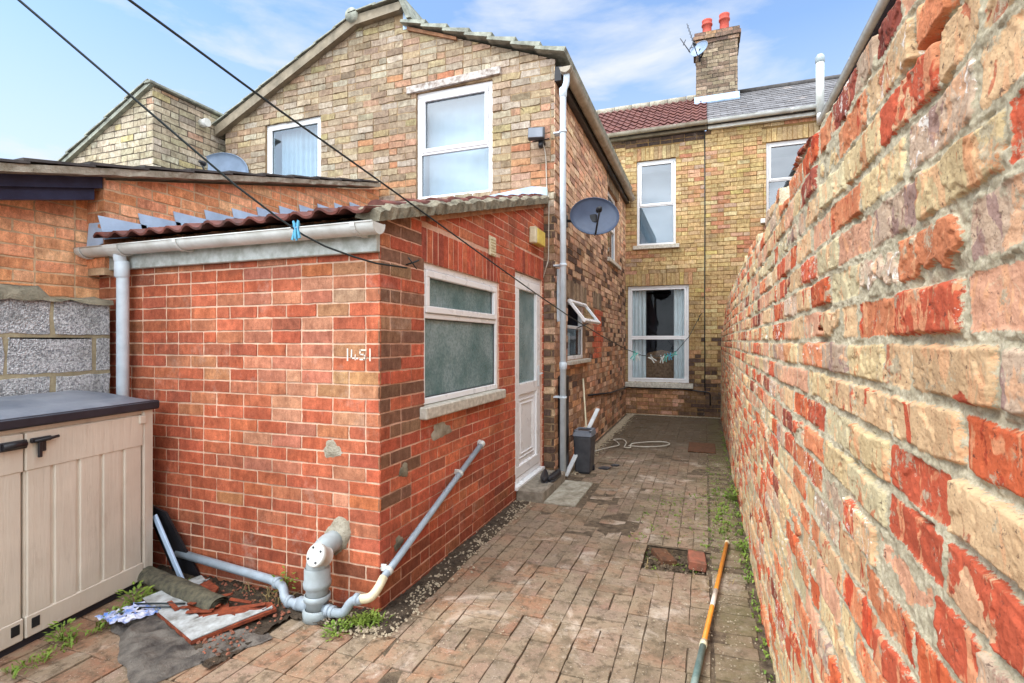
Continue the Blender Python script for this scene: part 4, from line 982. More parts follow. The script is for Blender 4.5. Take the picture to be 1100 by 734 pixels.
b = MB(); b.box((.06, 10.85, 5.64), (4.5, 10.93, 5.74), .004); b.build('fascia_board', M['upvc_dirty'], nb)
b = MB(); b.box((-2.2, 10.86, 5.655), (.05, 10.94, 5.74), .004); b.build('fascia_board', M['barge'], house)
# --- chimney
cw = []
chn = MB()
for (O, U, N, wd) in (((-.18, 12.55, 0), (1, 0, 0), (0, -1, 0), .86), ((.68, 12.55, 0), (0, 1, 0), (1, 0, 0), .9), ((-.18, 13.45, 0), (0, -1, 0), (-1, 0, 0), .9)):
    k = Wall(O, U, N); k.bond(0, wd, 6.7, 8.22, .0815, .222, .011, lambda u, v, r_: pal_chim(r_, .92), (), .35); k.bricks(.005, .003, .004, (), .01); k.sheet(0, wd, 6.5, 8.22)
    q = k.mb; m_ = len(chn.v); chn.v += q.v; chn.f += [tuple(i+m_ for i in f) for f in q.f]; chn.c += q.c; chn.mi += q.mi; chn.sm += q.sm
    for (o_, z0_, z1_) in ((.03, 8.22, 8.305), (.06, 8.305, 8.39), (.035, 8.39, 8.475)):
        k2 = Wall(Vector(O)+Vector(N)*o_-Vector(U)*o_, U, N); k2.bond(0, wd+2*o_, z0_, z1_-.01, .082, .222, .010, lambda u, v, r_: pal_sooty(r_, 1.7), (), .3); k2.bricks(.005, .003, .004, (), .01); k2.sheet(0, wd+2*o_, z0_, z1_); q = k2.mb; m_ = len(chn.v)
        chn.v += q.v; chn.f += [tuple(i+m_ for i in f) for f in q.f]; chn.c += q.c; chn.mi += q.mi; chn.sm += q.sm
for (o_, z0_, z1_) in ((.028, 8.222, 8.304), (.058, 8.303, 8.389), (.033, 8.388, 8.475)): chn.box((-.18-o_, 12.55-o_, z0_), (.68+o_, 13.45+o_, z1_), 0, mi=1)
chim = chn.build('chimney', [M['brick'], M['m_dark']], house)
b = MB(); b.prism([(-.16, 12.58, 8.47), (.66, 12.58, 8.47), (.60, 12.65, 8.53), (-.10, 12.65, 8.53)], (0, .8, 0)); b.build('flaunching', M['cement'], chim)
for x_, h_ in ((.05, .40), (.42, .46)):
    b = MB(); b.lathe([(.125, 0), (.12, .02), (.10, .12), (.098, h_*.68), (.12, h_*.7), (.12, h_*.78), (.098, h_*.8), (.11, h_*.92), (.115, h_), (.085, h_), (.08, h_-.2)], (x_, 12.85, 8.50), n=20); b.build('chimney_pot', M['pot'], chim)
b = MB(); b.box((-.22, 12.50, 6.86), (.72, 12.545, 7.02), .004); b.box((-.22, 12.35, 6.83), (.72, 12.52, 6.87), .004, rot=Matrix.Rotation(R(30), 3, 'X')); b.build('flashing', M['lead'], chim)
# flue
b = MB(); b.tube([(1.95, 10.74, 5.62), (1.95, 10.74, 6.55)], .067, 20); b.build('flue_pipe', M['upvc_dirty'], nb)
b = MB(); b.lathe([(.069, 0), (.078, .01), (.078, .10), (.05, .15), (0, .16)], (1.95, 10.74, 6.52), n=20); b.build('flue_cap', M['stack'], nb)
b = MB(); b.tube(bend([(1.95, 10.74, 5.66), (1.95, 10.74, 5.56), (1.98, 10.90, 5.50)], .05), .055, 16); b.build('flue_elbow', M['upvc'], nb)
# neighbouring wing behind the old wall
k = Wall((2.12, -1.0, 0), (0, 1, 0), (-1, 0, 0)); k.bond(0, 11.9, 1.8, 5.45, .0815, .222, .011, lambda u, v, r_: pal_wing(r_), (), .3); k.bricks(); k.sheet(0, 11.9, 0, 5.45)
k.build('side_wall', [M['brick'], M['m_wing']], nb)
b = MB(); flat_rows(b, (1.98, 5.58), (4.2, 6.5), -1.0, 10.9, 7, 'y'); b.build('roof', M['tile_dark'], nb)
b = MB(); b.box((2.02, -1.0, 5.44), (2.13, 10.9, 5.56), .004); b.build('soffit_board', M['navy'], nb)
b = MB(); half_gutter(b, [(1.99, -.9, 5.53), (1.99, 10.66, 5.52)], .065)
for y_ in (6.6, 4.6, 2.4, 8.6): gutter_union(b, (1.99, y_, 5.53), (0, 1, 0), .065, .05)
b.build('gutter', M['gutter'], nb)
# wing back wall of the neighbour closes the end
b = MB(); b.box((2.13, -1.0, 0), (4.2, -.9, 5.5)); b.build('end_wall', M['m_wing'], nb)

# ================================================================ LEAN-TO
lt = thing('lean_to_extension', 'red brick lean-to in front of the gabled wing, with white back door and obscured window', 'extension', (-2.8, 3.9, 0))
fw_ = Wall((-3.97, 2.42, 0), (1, 0, 0), (0, -1, 0))
def c_front(u, v, r_):
    if u > 1.95 and v > 1.0:
        q = r_.random()
        if q < .45: return palette([((204, 146, 98), 3), ((192, 128, 92), 3), ((204, 176, 136), .7), ((150, 104, 80), .7)], .76)(r_)
    if 1.35 < u < 2.15 and v > .6 and r_.random() < .5: return palette([((208, 120, 100), 3), ((212, 142, 122), 2), ((198, 108, 94), 2)], .78)(r_)
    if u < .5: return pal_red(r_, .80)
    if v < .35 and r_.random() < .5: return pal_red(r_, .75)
    return pal_red(r_)
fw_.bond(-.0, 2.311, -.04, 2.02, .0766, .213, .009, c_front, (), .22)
fw_.bricks(.0035, .0012, .0012, (), .002); fw_.sheet(0, 2.305, -.06, 2.02)
fw_.build('front_wall', [M['brick_red'], M['m_red']], lt)
lsw = Wall((-1.665, 2.42, 0), (0, 1, 0), (1, 0, 0))
LW = (.477, 1.76, 1.02, 2.006); LD = (2.16, 3.04, .10, 2.17)
def c_ls(u, v, r_):
    if u < .35 and v > .55 and r_.random() < .6: return palette([((146, 98, 76), 3), ((122, 82, 66), 3), ((164, 122, 94), 2)], KB)(r_)
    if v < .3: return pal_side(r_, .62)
    return pal_side(r_, 1.0)
LS1 = (.447, 1.79, 2.006, 2.222); LS2 = (2.15, 3.08, 2.17, 2.39)
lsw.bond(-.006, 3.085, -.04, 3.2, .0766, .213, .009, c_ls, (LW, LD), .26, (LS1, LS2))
ra = random.Random(2)
for q in (LS1, LS2): lsw.soldier(*q, .064, .011, lambda u, v, r_: palette([((200, 80, 56), 4), ((180, 70, 52), 3), ((206, 100, 70), 2), ((140, 58, 50), 1)], KB)(ra), ra)
lsw.bricks(.0035, .0012, .0012, [(-.278, 1, 2.17)], .002)
lsw.sheet(0, 3.085, -.06, 3.0, (LW, LD), .11, ([0, 3.085], [2.16, 3.02]))
lsw.build('side_wall', [M['brick_red'], M['m_side']], lt)
# roof
b = MB(); pantiles(b, -3.78, -1.66, 2.27, 2.165, 5.46, 3.085, 10, .166, .024, lift=.024, seed=8); b.build('tiled_roof', M['tile'], lt)
b = MB(); b.add([(-3.79, 2.3, 2.13), (-1.665, 2.3, 2.13), (-1.665, 5.5, 3.05), (-3.79, 5.5, 3.05)], [(0, 1, 2, 3)]); b.build('roof_deck', M['tile_dark'], lt)
b = MB(); vs = []; ns = 90; rv = random.Random(6)
for i in range(ns+1):
    y_ = 2.33+(5.49-2.33)*i/ns; zb = 2.155+.278*(y_-2.40); zt = zb+.082+.009*math.sin((y_-2.33)*6.283/.30)+rv.gauss(0, .003)
    if y_ < 2.42: zt -= .02
    for (x, z) in ((-1.60+rv.gauss(0, .004), zb+rv.gauss(0, .002)), (-1.595+rv.gauss(0, .004), zt-.02), (-1.62, zt), (-1.74, zt+.012), (-1.76, zb+.03), (-1.66, zb)): vs.append((x, y_, z))
b.add(vs, [(i*6+j, (i+1)*6+j, (i+1)*6+(j+1) % 6, i*6+(j+1) % 6) for i in range(ns) for j in range(6)]+[(0, 1, 2, 3, 4, 5), tuple(ns*6+j for j in range(6))[::-1]], sm=False)
b.build('cement_verge', M['cement'], lt)
for i in range(11):    # verge tiles
    pass
b = MB(); rr = random.Random(3)
for i in range(10):
    y_ = 2.42+i*.305; z_ = 2.25+.278*(y_-2.40)
    b.tube([(-1.69, y_, z_-.012), (-1.69, y_+.31, z_+.278*.31-.03)], [.055, .050], 12, flat=.62)
b.build('verge_tiles', M['tile'], lt)
b = MB(); b.prism([(-1.63, 2.92, 2.262), (-1.63, 5.44, 2.962), (-1.63, 5.44, 3.005), (-1.63, 2.92, 2.305)], (-.034, 0, 0)); b.build('verge_board', M['timber'], lt)
b = MB(); b.prism([(-2.35, 5.495, 3.06), (-1.62, 5.495, 3.06), (-1.62, 5.495, 3.19), (-1.8, 5.495, 3.215), (-2.35, 5.495, 3.16)], (0, -.012, 0)); b.build('flashing', M['lead'], lt)
b = MB(); vs = []
P0 = Vector((-3.792, 2.36, 2.215))
for k in range(11):
    y0_ = 2.36+k*.262; z0_ = 2.215+.286*(y0_-2.36)
    if y0_ > 5.0: break
    b.prism([(-3.793, y0_-.02, z0_-.03), (-3.793, y0_+.275, z0_+.052), (-3.793, y0_+.262, z0_+.125), (-3.793, y0_-.06, z0_+.125)], (.004, 0, 0))
b.build('stepped_flashing', M['lead'], lt)
b = MB(); b.prism([(-3.97, 2.335, 2.12), (-3.80, 2.335, 2.16), (-3.80, 2.345, 2.33), (-3.90, 2.345, 2.36), (-3.95, 2.34, 2.30)], (0, .012, 0)); b.build('corner_flashing', M['lead'], lt)
b = MB(); b.box((-3.965, 2.375, 1.985), (-1.655, 2.412, 2.125), .004); b.build('fascia_board', M['fascia'], lt)
b = MB(); half_gutter(b, [(-4.06, 2.315, 2.125), (-1.60, 2.315, 2.12)], .058)
for x_ in (-3.92, -3.02, -1.72): gutter_union(b, (x_, 2.315, 2.123), (1, 0, 0), .060, .028)
gutter_union(b, (-3.60, 2.315, 2.123), (1, 0, 0), .060, .13); gt = b.build('gutter', M['gutter'], lt)
for x_ in (-3.92, -3.02, -1.72):
    b = MB(); b.box((x_-.014, 2.33, 2.06), (x_+.014, 2.378, 2.10), .003); b.build('bracket', M['gutter'], gt)
b = MB(); b.tube([(-3.60, 2.315, 2.09), (-3.60, 2.315, 2.05), (-3.60, 2.335, 1.98), (-3.60, 2.335, .05)], .036, 16); b.lathe([(.036, 0), (.043, .01), (.043, .10), (.036, .11)], (-3.60, 2.33, 1.92), n=18); b.build('downpipe', M['grey_pipe'], lt)
# window
fl = Fr((-1.665, 2.42, 0), (0, 1, 0), (1, 0, 0))
w = window(lt, fl, LW[0], LW[1], 1.094, LW[3], -.012, [(0, 1, .66, 1, 1), (0, 1, 0, .62, 0)], fw=.042, sash=.045, bars=(.64,), glassm='obscured', room_=None, label='white window with obscured glass and a top light')
room(fl, w, LW[0], LW[1], 1.0, LW[3], -.075, 1.2, 'room_l')
b = MB(); fl.box(b, .42, 1.79, 1.012, 1.090, -.10, .055, .008); b.build('window_sill', M['sill'], w)
for (yy_, hh_, rr_, mm, lb) in ((3.14, .20, .04, 'whitepeg', 'pale bottle blurred behind the left end of the obscured kitchen window'), (3.36, .24, .045, 'bluepeg', 'bluish bottle blurred behind the middle of the obscured kitchen window'), (3.62, .22, .05, 'whitepeg', 'pale bottle blurred behind the right half of the obscured kitchen window')):
    b = MB(); b.lathe([(0, 0), (rr_, 0), (rr_, hh_*.7), (rr_*.4, hh_*.85), (rr_*.4, hh_), (0, hh_)], (-1.765, yy_, 1.11), n=14)
    tag(b.build('bottle', M[mm]), lb, 'bottle', 'bottles on the inner window ledge')
# door
dr = MB(); z0_, z1_ = .14, 2.165
frame_ring(fl, dr, LD[0]+.004, LD[1]-.004, z0_, z1_, .055, -.09, -.02, .005)
d = dr.build('door_frame', M['upvc'], lt); d['label'] = 'white plastic door frame beside the brown brick corner'
dl = MB(); u0, u1 = LD[0]+.062, LD[1]-.062
frame_ring(fl, dl, u0, u1, z0_+.06, z1_-.058, .10, -.075, -.012, .006); fl.box(dl, u0+.09, u1-.09, .98, 1.09, -.073, -.014, .006)
fl.box(dl, u0+.09, u1-.09, z0_+.15, .99, -.060, -.034, .004)
for q in (.05, .09): frame_ring(fl, dl, u0+.10+q, u1-.10-q, z0_+.16+q, .98-q, .012, -.04, -.026, .003)
door = dl.build('door', M['upvc'], lt); door['label'] = 'white back door, glazed above and panelled below'
b = MB(); fl.box(b, u0+.095, u1-.095, 1.085, z1_-.155, -.052, -.044, 0); b.build('pane', M['obscured'], door)
b = MB(); fl.box(b, u1-.065, u1-.035, 1.02, 1.24, -.012, -.002, .003); b.tube([fl.p(u1-.05, 1.16, -.01), fl.p(u1-.05, 1.16, .035), fl.p(u1-.16, 1.16, .04)], .009, 8); b.build('handle', M['plank'], door)
b = MB(); fl.box(b, LD[0]-.01, LD[1]+.01, .105, .138, -.08, .03, .004); b.build('threshold', M['upvc'], lt)
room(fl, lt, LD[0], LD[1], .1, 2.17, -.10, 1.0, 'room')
# vent and marks
b = MB(); b.box((-1.663, 3.94, 2.21), (-1.645, 4.07, 2.37), .004)
for k in range(6): b.box((-1.646, 3.955, 2.222+k*.024), (-1.640, 4.055, 2.234+k*.024), .001)
b.build('air_vent', M['cream'], lt)
for (x, y, z, nx, ny, rad, mm) in ((-1.98, 2.4205, .885, 0, -1, .062, 'cementl'), (-1.6645, 2.66, .74, 1, 0, .05, 'cement'), (-1.6645, 2.60, .34, 1, 0, .05, 'cement'), (-1.6645, 3.12, .90, 1, 0, .14, 'cementl')):
    b = MB(); rq = random.Random(int(x*100+z*1000)); n = 26; ring = []; N_ = Vector((nx, ny, 0)); U_ = Vector((abs(ny), abs(nx), 0))
    zr = .38 if rad > .1 else .85
    c_ = Vector((x, y, z)); ph = rq.uniform(0, 6)
    for k in range(n):
        a = k/n*6.283; q = rad*(1+.16*math.sin(a*3+ph)+.08*math.sin(a*7+ph*2)+rq.gauss(0, .03)); ring.append((a, q))
    vs = [c_+N_*.003+U_*math.cos(a)*q+V(0, 0, 1)*math.sin(a)*q*zr for a, q in ring]+[c_+N_*.008+U_*math.cos(a)*q*.8+V(0, 0, 1)*math.sin(a)*q*zr*.8 for a, q in ring]+[c_+N_*.007]
    fs = [(k, (k+1) % n, n+(k+1) % n, n+k) for k in range(n)]+[(n+k, n+(k+1) % n, 2*n) for k in range(n)]
    b.add(vs, fs, sm=True); b.build('mortar_patch', M[mm], lt)
b = MB()        # mortar round the soil pipe entry
n = 26; c_ = Vector((-1.945, 2.4165, .405)); rq = random.Random(8); ring = [(k/n*6.283, .085*(1+.2*math.sin(k/n*12.5)+rq.gauss(0, .05))) for k in range(n)]
b.add([c_+V(math.cos(a)*q, .002, math.sin(a)*q*1.25) for a, q in ring]+[c_+V(math.cos(a)*q*.8, -.014, math.sin(a)*q) for a, q in ring]+[c_+V(0, -.014, 0)], [(k, (k+1) % n, n+(k+1) % n, n+k)[::-1] for k in range(n)]+[(n+k, n+(k+1) % n, 2*n)[::-1] for k in range(n)], sm=True)
b.build('mortar_patch', M['cementl'], lt)
# painted marks 1451 on the brick
b = MB(); Y_ = 2.4145
def stroke(pts, w_=.0065):
    for (a, c) in zip(pts[:-1], pts[1:]):
        A = Vector((a[0], Y_, a[1])); C = Vector((c[0], Y_, c[1])); T = (C-A).normalized(); Nn = Vector((-T.z, 0, T.x))*w_/2; A = A-T*w_*.4; C = C+T*w_*.4
        b.prism([A+Nn, C+Nn, C-Nn, A-Nn], (0, -.0012, 0))
x0, zc = -1.880, 1.392; hh = .060
def ch_(x, z): return (x0+.004+x*.92, zc+.003+z*.9)
stroke([ch_(.004, .0), ch_(.004, .07)], .009); stroke([ch_(.166, -.0), ch_(.166, .07)], .008)
stroke([ch_(.034, .064), ch_(.032, .014), ch_(.078, .012)], .008); stroke([ch_(.060, .034), ch_(.060, .004)], .006)
stroke([ch_(.134, .064), ch_(.096, .064), ch_(.094, .038), ch_(.124, .036), ch_(.132, .022), ch_(.122, .006), ch_(.096, .006)], .008)
b.build('painted_number', M['textpaint'], lt)['label'] = 'small white painted figures 45 between two strokes'

# soil stack and waste pipes
sk = thing('soil_stack', 'grey plastic soil pipe with round access cap, at the red brick corner', 'soil pipe', (-1.97, 2.285, 0))
b = MB(); b.tube(bend([(-1.97, 2.285, .0), (-1.97, 2.285, .31), (-1.96, 2.33, .375), (-1.955, 2.43, .38)], .07, 8), .059, 22); b.build('pipe', M['stack'], sk)
b = MB(); b.lathe([(.062, 0), (.072, .006), (.074, .03), (.068, .045), (.068, .10), (.062, .11)], (-1.97, 2.285, .17), n=26); b.lathe([(.064, 0), (.076, .004), (.076, .05), (.064, .06)], (-1.97, 2.285, .0), n=26)
b.lathe([(.063, 0), (.070, .004), (.070, .03), (.063, .034)], (-1.97, 2.285, .10), n=26); b.build('collar', M['stack'], sk)
ax = Vector((-.10, -.90, .42)).normalized(); c_ = Vector((-1.925, 2.30, .335))
b = MB(); b.lathe([(.05, 0), (.052, .055), (.060, .058), (.060, .082), (.055, .086), (0, .086)], c_, ax, 26)
t_ = ax.cross(Vector((0, 0, 1))).normalized(); bt = ax.cross(t_)
cap = b.build('access_cap', M['gutter'], sk)
b = MB()
for k in range(4): a = k*1.57+.6; b.lathe([(0, .0), (.006, 0), (.006, .006), (0, .006)], c_+ax*.085+t_*math.cos(a)*.042+bt*math.sin(a)*.042, ax, 8)
b.build('screw', M['dark_grey'], cap)
def ringon(b, p, d, r): b.lathe([(r, -.012), (r+.007, -.010), (r+.007, .010), (r, .012)], p, d, 14)
b = MB(); path = bend([(-1.97, 2.285, .065), (-2.10, 2.28, .055), (-2.20, 2.29, .055), (-2.245, 2.33, .105), (-2.36, 2.365, .11), (-3.16, 2.385, .15)], .045); b.tube(path, .025, 14)
for p, d in (((-2.05, 2.283, .058), (1, 0, 0)), ((-2.10, 2.281, .056), (1, 0, 0)), ((-2.165, 2.288, .055), (1, 0, 0)), ((-2.31, 2.352, .108), (1, -.3, 0))): ringon(b, p, d, .026)
b.lathe([(.03, 0), (.038, 0), (.038, .08), (.03, .08)], (-2.01, 2.285, .06), (-1, 0, 0), 16)
tag(b.build('waste_pipe', M['waste']), 'grey waste pipe along the wall foot, left of the soil pipe', 'pipe')
wp = thing('waste_pipe', 'grey waste pipe rising diagonally across the side wall below the window', 'pipe', (-1.63, 2.6, .1))
p_el = [(-1.67, 2.255, .168), (-1.62, 2.27, .175), (-1.612, 2.32, .195), (-1.615, 2.385, .235)]
b = MB(); b.tube(bend([(-1.93, 2.28, .065), (-1.82, 2.26, .065), (-1.77, 2.252, .08), (-1.72, 2.25, .155), (-1.66, 2.255, .168)], .035), .0235, 14)
for p, d in (((-1.885, 2.27, .065), (1, 0, 0)), ((-1.855, 2.266, .065), (1, 0, 0)), ((-1.69, 2.254, .165), (1, 0, 0))): ringon(b, p, d, .0235)
b.build('trap', M['waste'], wp)
b = MB(); b.tube(bend(p_el, .035), .0235, 14); b.build('elbow', M['cream'], wp)
b = MB(); b.tube([(-1.615, 2.37, .23), (-1.63, 3.72, .70)], .0195, 14); b.build('pipe', M['waste'], wp)
b = MB(); b.lathe([(.02, 0), (.026, .004), (.026, .04), (.02, .045)], (-1.629, 3.70, .693), (0, 1, .35), 14); b.tube([(-1.63, 3.72, .70), (-1.665, 3.745, .71)], .024, 12); b.build('elbow', M['gutter'], wp)
for y_, z_ in ((2.43, .252), (3.33, .565)):
    b = MB(); ringon(b, (-1.6255 if y_ > 3 else -1.616, y_, z_), (0, 1, .35), .0195); b.box((-1.666, y_-.008, z_-.006), (-1.63, y_+.008, z_+.03), .002); b.build('clip', M['gutter'], wp)

# ================================================================ LEFT NEIGHBOUR
no = thing('brick_outbuilding', 'orange brick single-storey building at the left edge, navy boards under its verge', 'outbuilding', (-5, 2, 0))
k = Wall((-3.97, -1.2, 0), (0, 1, 0), (1, 0, 0)); k.bond(0, 3.62, .8, 2.62, .0766, .213, .011, lambda u, v, r_: pal_orange(r_), (), .25); k.bricks(.003, .0015, .0018, [(-.254, 1, 2.52-.254*3.5)], .003); k.sheet(0, 3.62, 0, 2.4, (), 0, ([0, 3.62], [1.65, 2.60]))
k.build('side_wall', [M['brick_red'], M['m_orange']], no)
k = Wall((-3.8, 2.345, 0), (0, 1, 0), (1, 0, 0)); k.bond(-.004, 3.16, 2.0, 3.5, .0766, .213, .011, lambda u, v, r_: pal_orange(r_, .92), (), .25); k.bricks(.003, .0015, .0018, [(-.254, 1, 2.585)], .003); k.sheet(0, 3.16, 1.95, 3.3, (), 0, ([0, 3.16], [2.59, 3.39]))
k.build('upper_side_wall', [M['brick_red'], M['m_orange']], no)
k = Wall((-3.975, 2.345, 0), (1, 0, 0), (0, -1, 0)); k.bond(0, .18, 2.0, 2.6, .0766, .213, .011, lambda u, v, r_: pal_orange(r_, .9), (), .25); k.bricks(.003, .001, .0015); k.sheet(0, .175, 1.95, 2.6)
k.build('return_wall', [M['brick_red'], M['m_orange']], no)
for (zo, xo, ye) in ((-.075, -3.80, 2.335), (-.15, -3.825, 2.30)):
    b = MB(); zf = lambda y_: 2.60+.254*(y_-2.3)+zo
    b.prism([(xo, -1.2, zf(-1.2)-.002), (xo, ye, zf(ye)-.002), (xo, ye, zf(ye)+.080), (xo, -1.2, zf(-1.2)+.080)], (-.05, 0, 0))
    b.build('verge_board', M['navy'], no)
b = MB(); vs = []; ns = 80; rv = random.Random(16)
for i in range(ns+1):
    y_ = -1.2+(5.42+1.2)*i/ns; zb = 2.594+.254*(y_-2.3)
    for (x, z) in ((-3.715+rv.gauss(0, .004), zb+.006+rv.gauss(0, .003)), (-3.71+rv.gauss(0, .004), zb+.05), (-3.76, zb+.06), (-3.9, zb+.05), (-3.9, zb)): vs.append((x, y_, z))
b.add(vs, [(i*5+j, (i+1)*5+j, (i+1)*5+(j+1) % 5, i*5+(j+1) % 5) for i in range(ns) for j in range(5)]+[(0, 1, 2, 3, 4), tuple(ns*5+j for j in range(5))[::-1]])
b.build('cement_verge', M['cementl'], no)
b = MB(); S_ = Vector((0, 1, .254)).normalized(); N_ = Vector((0, -.254, 1)).normalized()
for i in range(19):
    s0 = -3.7+i*.36; p0 = Vector((-3.70, 2.3, 2.655))+S_*s0; 
    if p0.y > 5.3: break
    L_ = min(.39, (5.48-p0.y)/S_.y); q = [p0+N_*.024, p0+S_*L_+N_*.006, p0+S_*L_-N_*.008, p0+N_*.006]; b.prism(q, (-3.6, 0, 0))
b.build('roof_tiles', M['tile_dark'], no)
b = MB(); b.box((-3.85, 5.30, 3.38), (-3.72, 5.40, 3.42), .004, rot=Matrix.Rotation(R(12), 3, 'X')); b.build('lead_cap', M['lead'], no)

# concrete block wall
bw = Wall((-3.75, -1.2, 0), (0, 1, 0), (1, 0, 0)); rb = random.Random(11)
bw.bond(0, 3.545, .135, 1.75, .235, .438, .024, lambda u, v, r_: (.5, .5, .5), (), 0)
BWm = MB(); bw.bricks(.004, .002, .0035, (), .008); bw.sheet(0, 3.55, 0, 1.77)
o = bw
bw.mb.box((-3.95, -1.2, 0), (-3.752, 2.349, 1.768), .01, mi=1)
blk = bw.mb.build('block_wall', [M['block'], M['m_block']]); tag(blk, 'grey aggregate concrete block wall with smeared joints, behind the storage box', 'wall')
b = MB(); vs = []; n = 70; m = 8; rv = random.Random(3)
for i in range(n+1):
    y_ = -1.2+3.56*i/n; t = (y_-2.05)/.12; hgt = (.10 if y_ < 1.98 else .035)*(1+.25*noise1(y_*4, 1)); 
    for j in range(m+1):
        a = math.pi*j/m; vs.append((-3.85+math.cos(a)*.125, y_, 1.745+max(0, math.sin(a))**.6*hgt+rv.gauss(0, .006)+noise1(y_*9, j)*.008))
b.add(vs, [(i*(m+1)+j, (i+1)*(m+1)+j, (i+1)*(m+1)+j+1, i*(m+1)+j+1)[::-1] for i in range(n) for j in range(m)], sm=True); b.build('mortar_capping', M['cement'], blk)

# far left wing
fh = thing('brick_house', 'pale cream brick wing with a single-slope roof, standing further left beyond the gable', 'house', (-8, 6, 0))
k = Wall((-9.8, 4.58, 0), (1, 0, 0), (0, -1, 0)); k.bond(0, 3.306, 2.9, 4.8, .084, .225, .011, lambda u, v, r_: pal_tower(r_), (), .3); k.bricks(.004, .002, .0025, [(-.467, 1, 4.72-.467*3.3)], .004); k.sheet(0, 3.3, 0, 4.75, (), 0, ([0, 3.3], [3.19, 4.735]))
k.build('front_wall', [M['brick_old'], M['m_dark']], fh)
k = Wall((-6.5, 4.58, 0), (0, 1, 0), (1, 0, 0)); k.bond(-.006, 6, 2.9, 4.74, .084, .225, .011, lambda u, v, r_: pal_tower(r_, .95), (), .3); k.bricks(.004, .002, .0025, [(0, 1, 4.70)], .004); k.sheet(0, 6, 0, 4.72)
k.build('side_wall', [M['brick_old'], M['m_dark']], fh)
b = MB(); flat_rows(b, (-10.0, 3.13), (-6.52, 4.755), 4.50, 10.5, 9, 'y', thick=.02, lift=.03); b.build('roof', M['tile_grey'], fh)
b = MB(); b.prism([(-10.0, 4.52, 3.06), (-6.46, 4.52, 4.71), (-6.46, 4.52, 4.76), (-10.0, 4.52, 3.11)], (0, .06, 0)); b.build('barge_board', M['tile_grey'], fh)
b = MB(); b.box((-6.56, 4.5, 4.715), (-6.44, 10.5, 4.75), .006); b.build('capping', M['tile_grey'], fh)
b = MB(); b.tube([(-6.5, 5.25, 4.50), (-6.38, 5.25, 4.50)], .055, 14); b.build('flue_outlet', M['upvc_dirty'], fh)
sl = thing('distant_roof_house', 'distant house showing only a corner of grey slate roof at the far left', 'house', (-16, 8, 0))
b = MB(); b.prism([(-20, 6, 4.9), (-13.2, 6, 4.9), (-13.5, 8.5, 5.9), (-20, 8.5, 5.9)], (0, .2, -.1)); slates(b, -22, -13.0, 5.9, 4.55, 8.8, 6.0, 8, .4, 9); b.build('slate_roof', M['slate'], sl)
b = MB(); b.box((-21.5, 6.4, 0), (-13.5, 12, 4.6)); b.build('wall', M['m_buff'], sl)

# ================================================================ AERIALS, DISHES, WIRES
def dish(name, label, c, nrm, rx, rz, mat, wallpt, lnb=True, arm='black', back=False):
    n = Vector(nrm).normalized(); t = Vector((0, 0, 1)).cross(n).normalized(); u = n.cross(t); c = Vector(c)
    root = thing(name, label, 'satellite dish', wallpt)
    b = MB(); vs = []; m, q = 7, 36
    for lay in (0, 1):
        for i in range(m+1):
            r_ = i/m
            for j in range(q):
                a = j/q*6.283; vs.append(c+t*math.cos(a)*rx*r_+u*math.sin(a)*rz*r_+n*((r_*r_-1)*.14*rx*1.6-lay*.006))
    B_ = (m+1)*q; fs = []
    for i in range(m):
        for j in range(q):
            f = (i*q+j, i*q+(j+1) % q, (i+1)*q+(j+1) % q, (i+1)*q+j); fs.append(f[::-1]); fs.append(tuple(B_+x for x in f))
    fs += [(m*q+j, m*q+(j+1) % q, B_+m*q+(j+1) % q, B_+m*q+j) for j in range(q)]
    b.add(vs, fs, sm=True); b.tube([c+t*math.cos(j/q*6.283)*rx+u*math.sin(j/q*6.283)*rz for j in range(q+1)], .006, 6, False); b.build('reflector', M[mat], root)
    foot = c-u*rz*.98; head = c+n*rx*.95-u*rz*.15
    b = MB(); b.tube([foot-n*.03, foot+n*.02, head-u*.03], .011, 8); b.build('feed_arm', M[arm], root)
    b = MB(); b.lathe([(0, -.05), (.022, -.05), (.022, .0), (.034, .005), (.034, .04), (0, .045)], head, -n+u*.1, 14); b.build('receiver', M[arm], root)
    b = MB(); w_ = Vector(wallpt); b.tube(bend([c-n*.08, c-n*.18, w_], .04), .017, 10); b.box(c-n*.10-Vector((.05,)*3), c-n*.10+Vector((.05,)*3), .01); b.box(w_-Vector((.03, .05, .07)), w_+Vector((.012, .05, .07)), .004); b.build('bracket', M['black'], root)
    return root
dish('satellite_dish', 'large dark grey satellite dish on the wing side wall beside the downpipe', (-1.20, 6.02, 2.96), (.36, -.90, .15), .285, .225, 'dish', (-1.53, 5.98, 2.92))
dish('satellite_dish', 'pale satellite dish fixed to the chimney stack', (-.12, 12.25, 7.98), (-.45, -.80, .30), .20, .18, 'dish_l', (-.10, 12.54, 7.9))
dish('satellite_dish', 'blue-grey dish showing its upper half over the outbuilding roof', (-6.27, 5.34, 3.80), (.30, -.90, .20), .40, .33, 'dish_l', (-6.22, 5.50, 3.7))
def yagi(name, label, base, top, d, n, el, mat='dark_grey'):
    root = thing(name, label, 'aerial', base)
    b = MB(); b.tube([base, top], .013, 8); b.build('mast', M[mat], root)
    b = MB(); T = Vector(top); d = Vector(d).normalized(); L = n*.075; b.tube([T-d*.12, T+d*L], .009, 6); s_ = d.cross(Vector((0, 0, 1))).normalized()
    for k in range(n): p = T+d*(k*.075); b.tube([p-s_*el, p+s_*el], .005, 5)
    up = s_.cross(d); b.tube([T-d*.1-s_*.15+up*.1, T-d*.1+s_*.15+up*.1], .008, 5); b.tube([T-d*.1-s_*.15-up*.1, T-d*.1+s_*.15-up*.1], .008, 5); b.tube([T-d*.1-up*.12, T-d*.1+up*.12], .008, 5)
    b.build('antenna', M[mat], root); return root
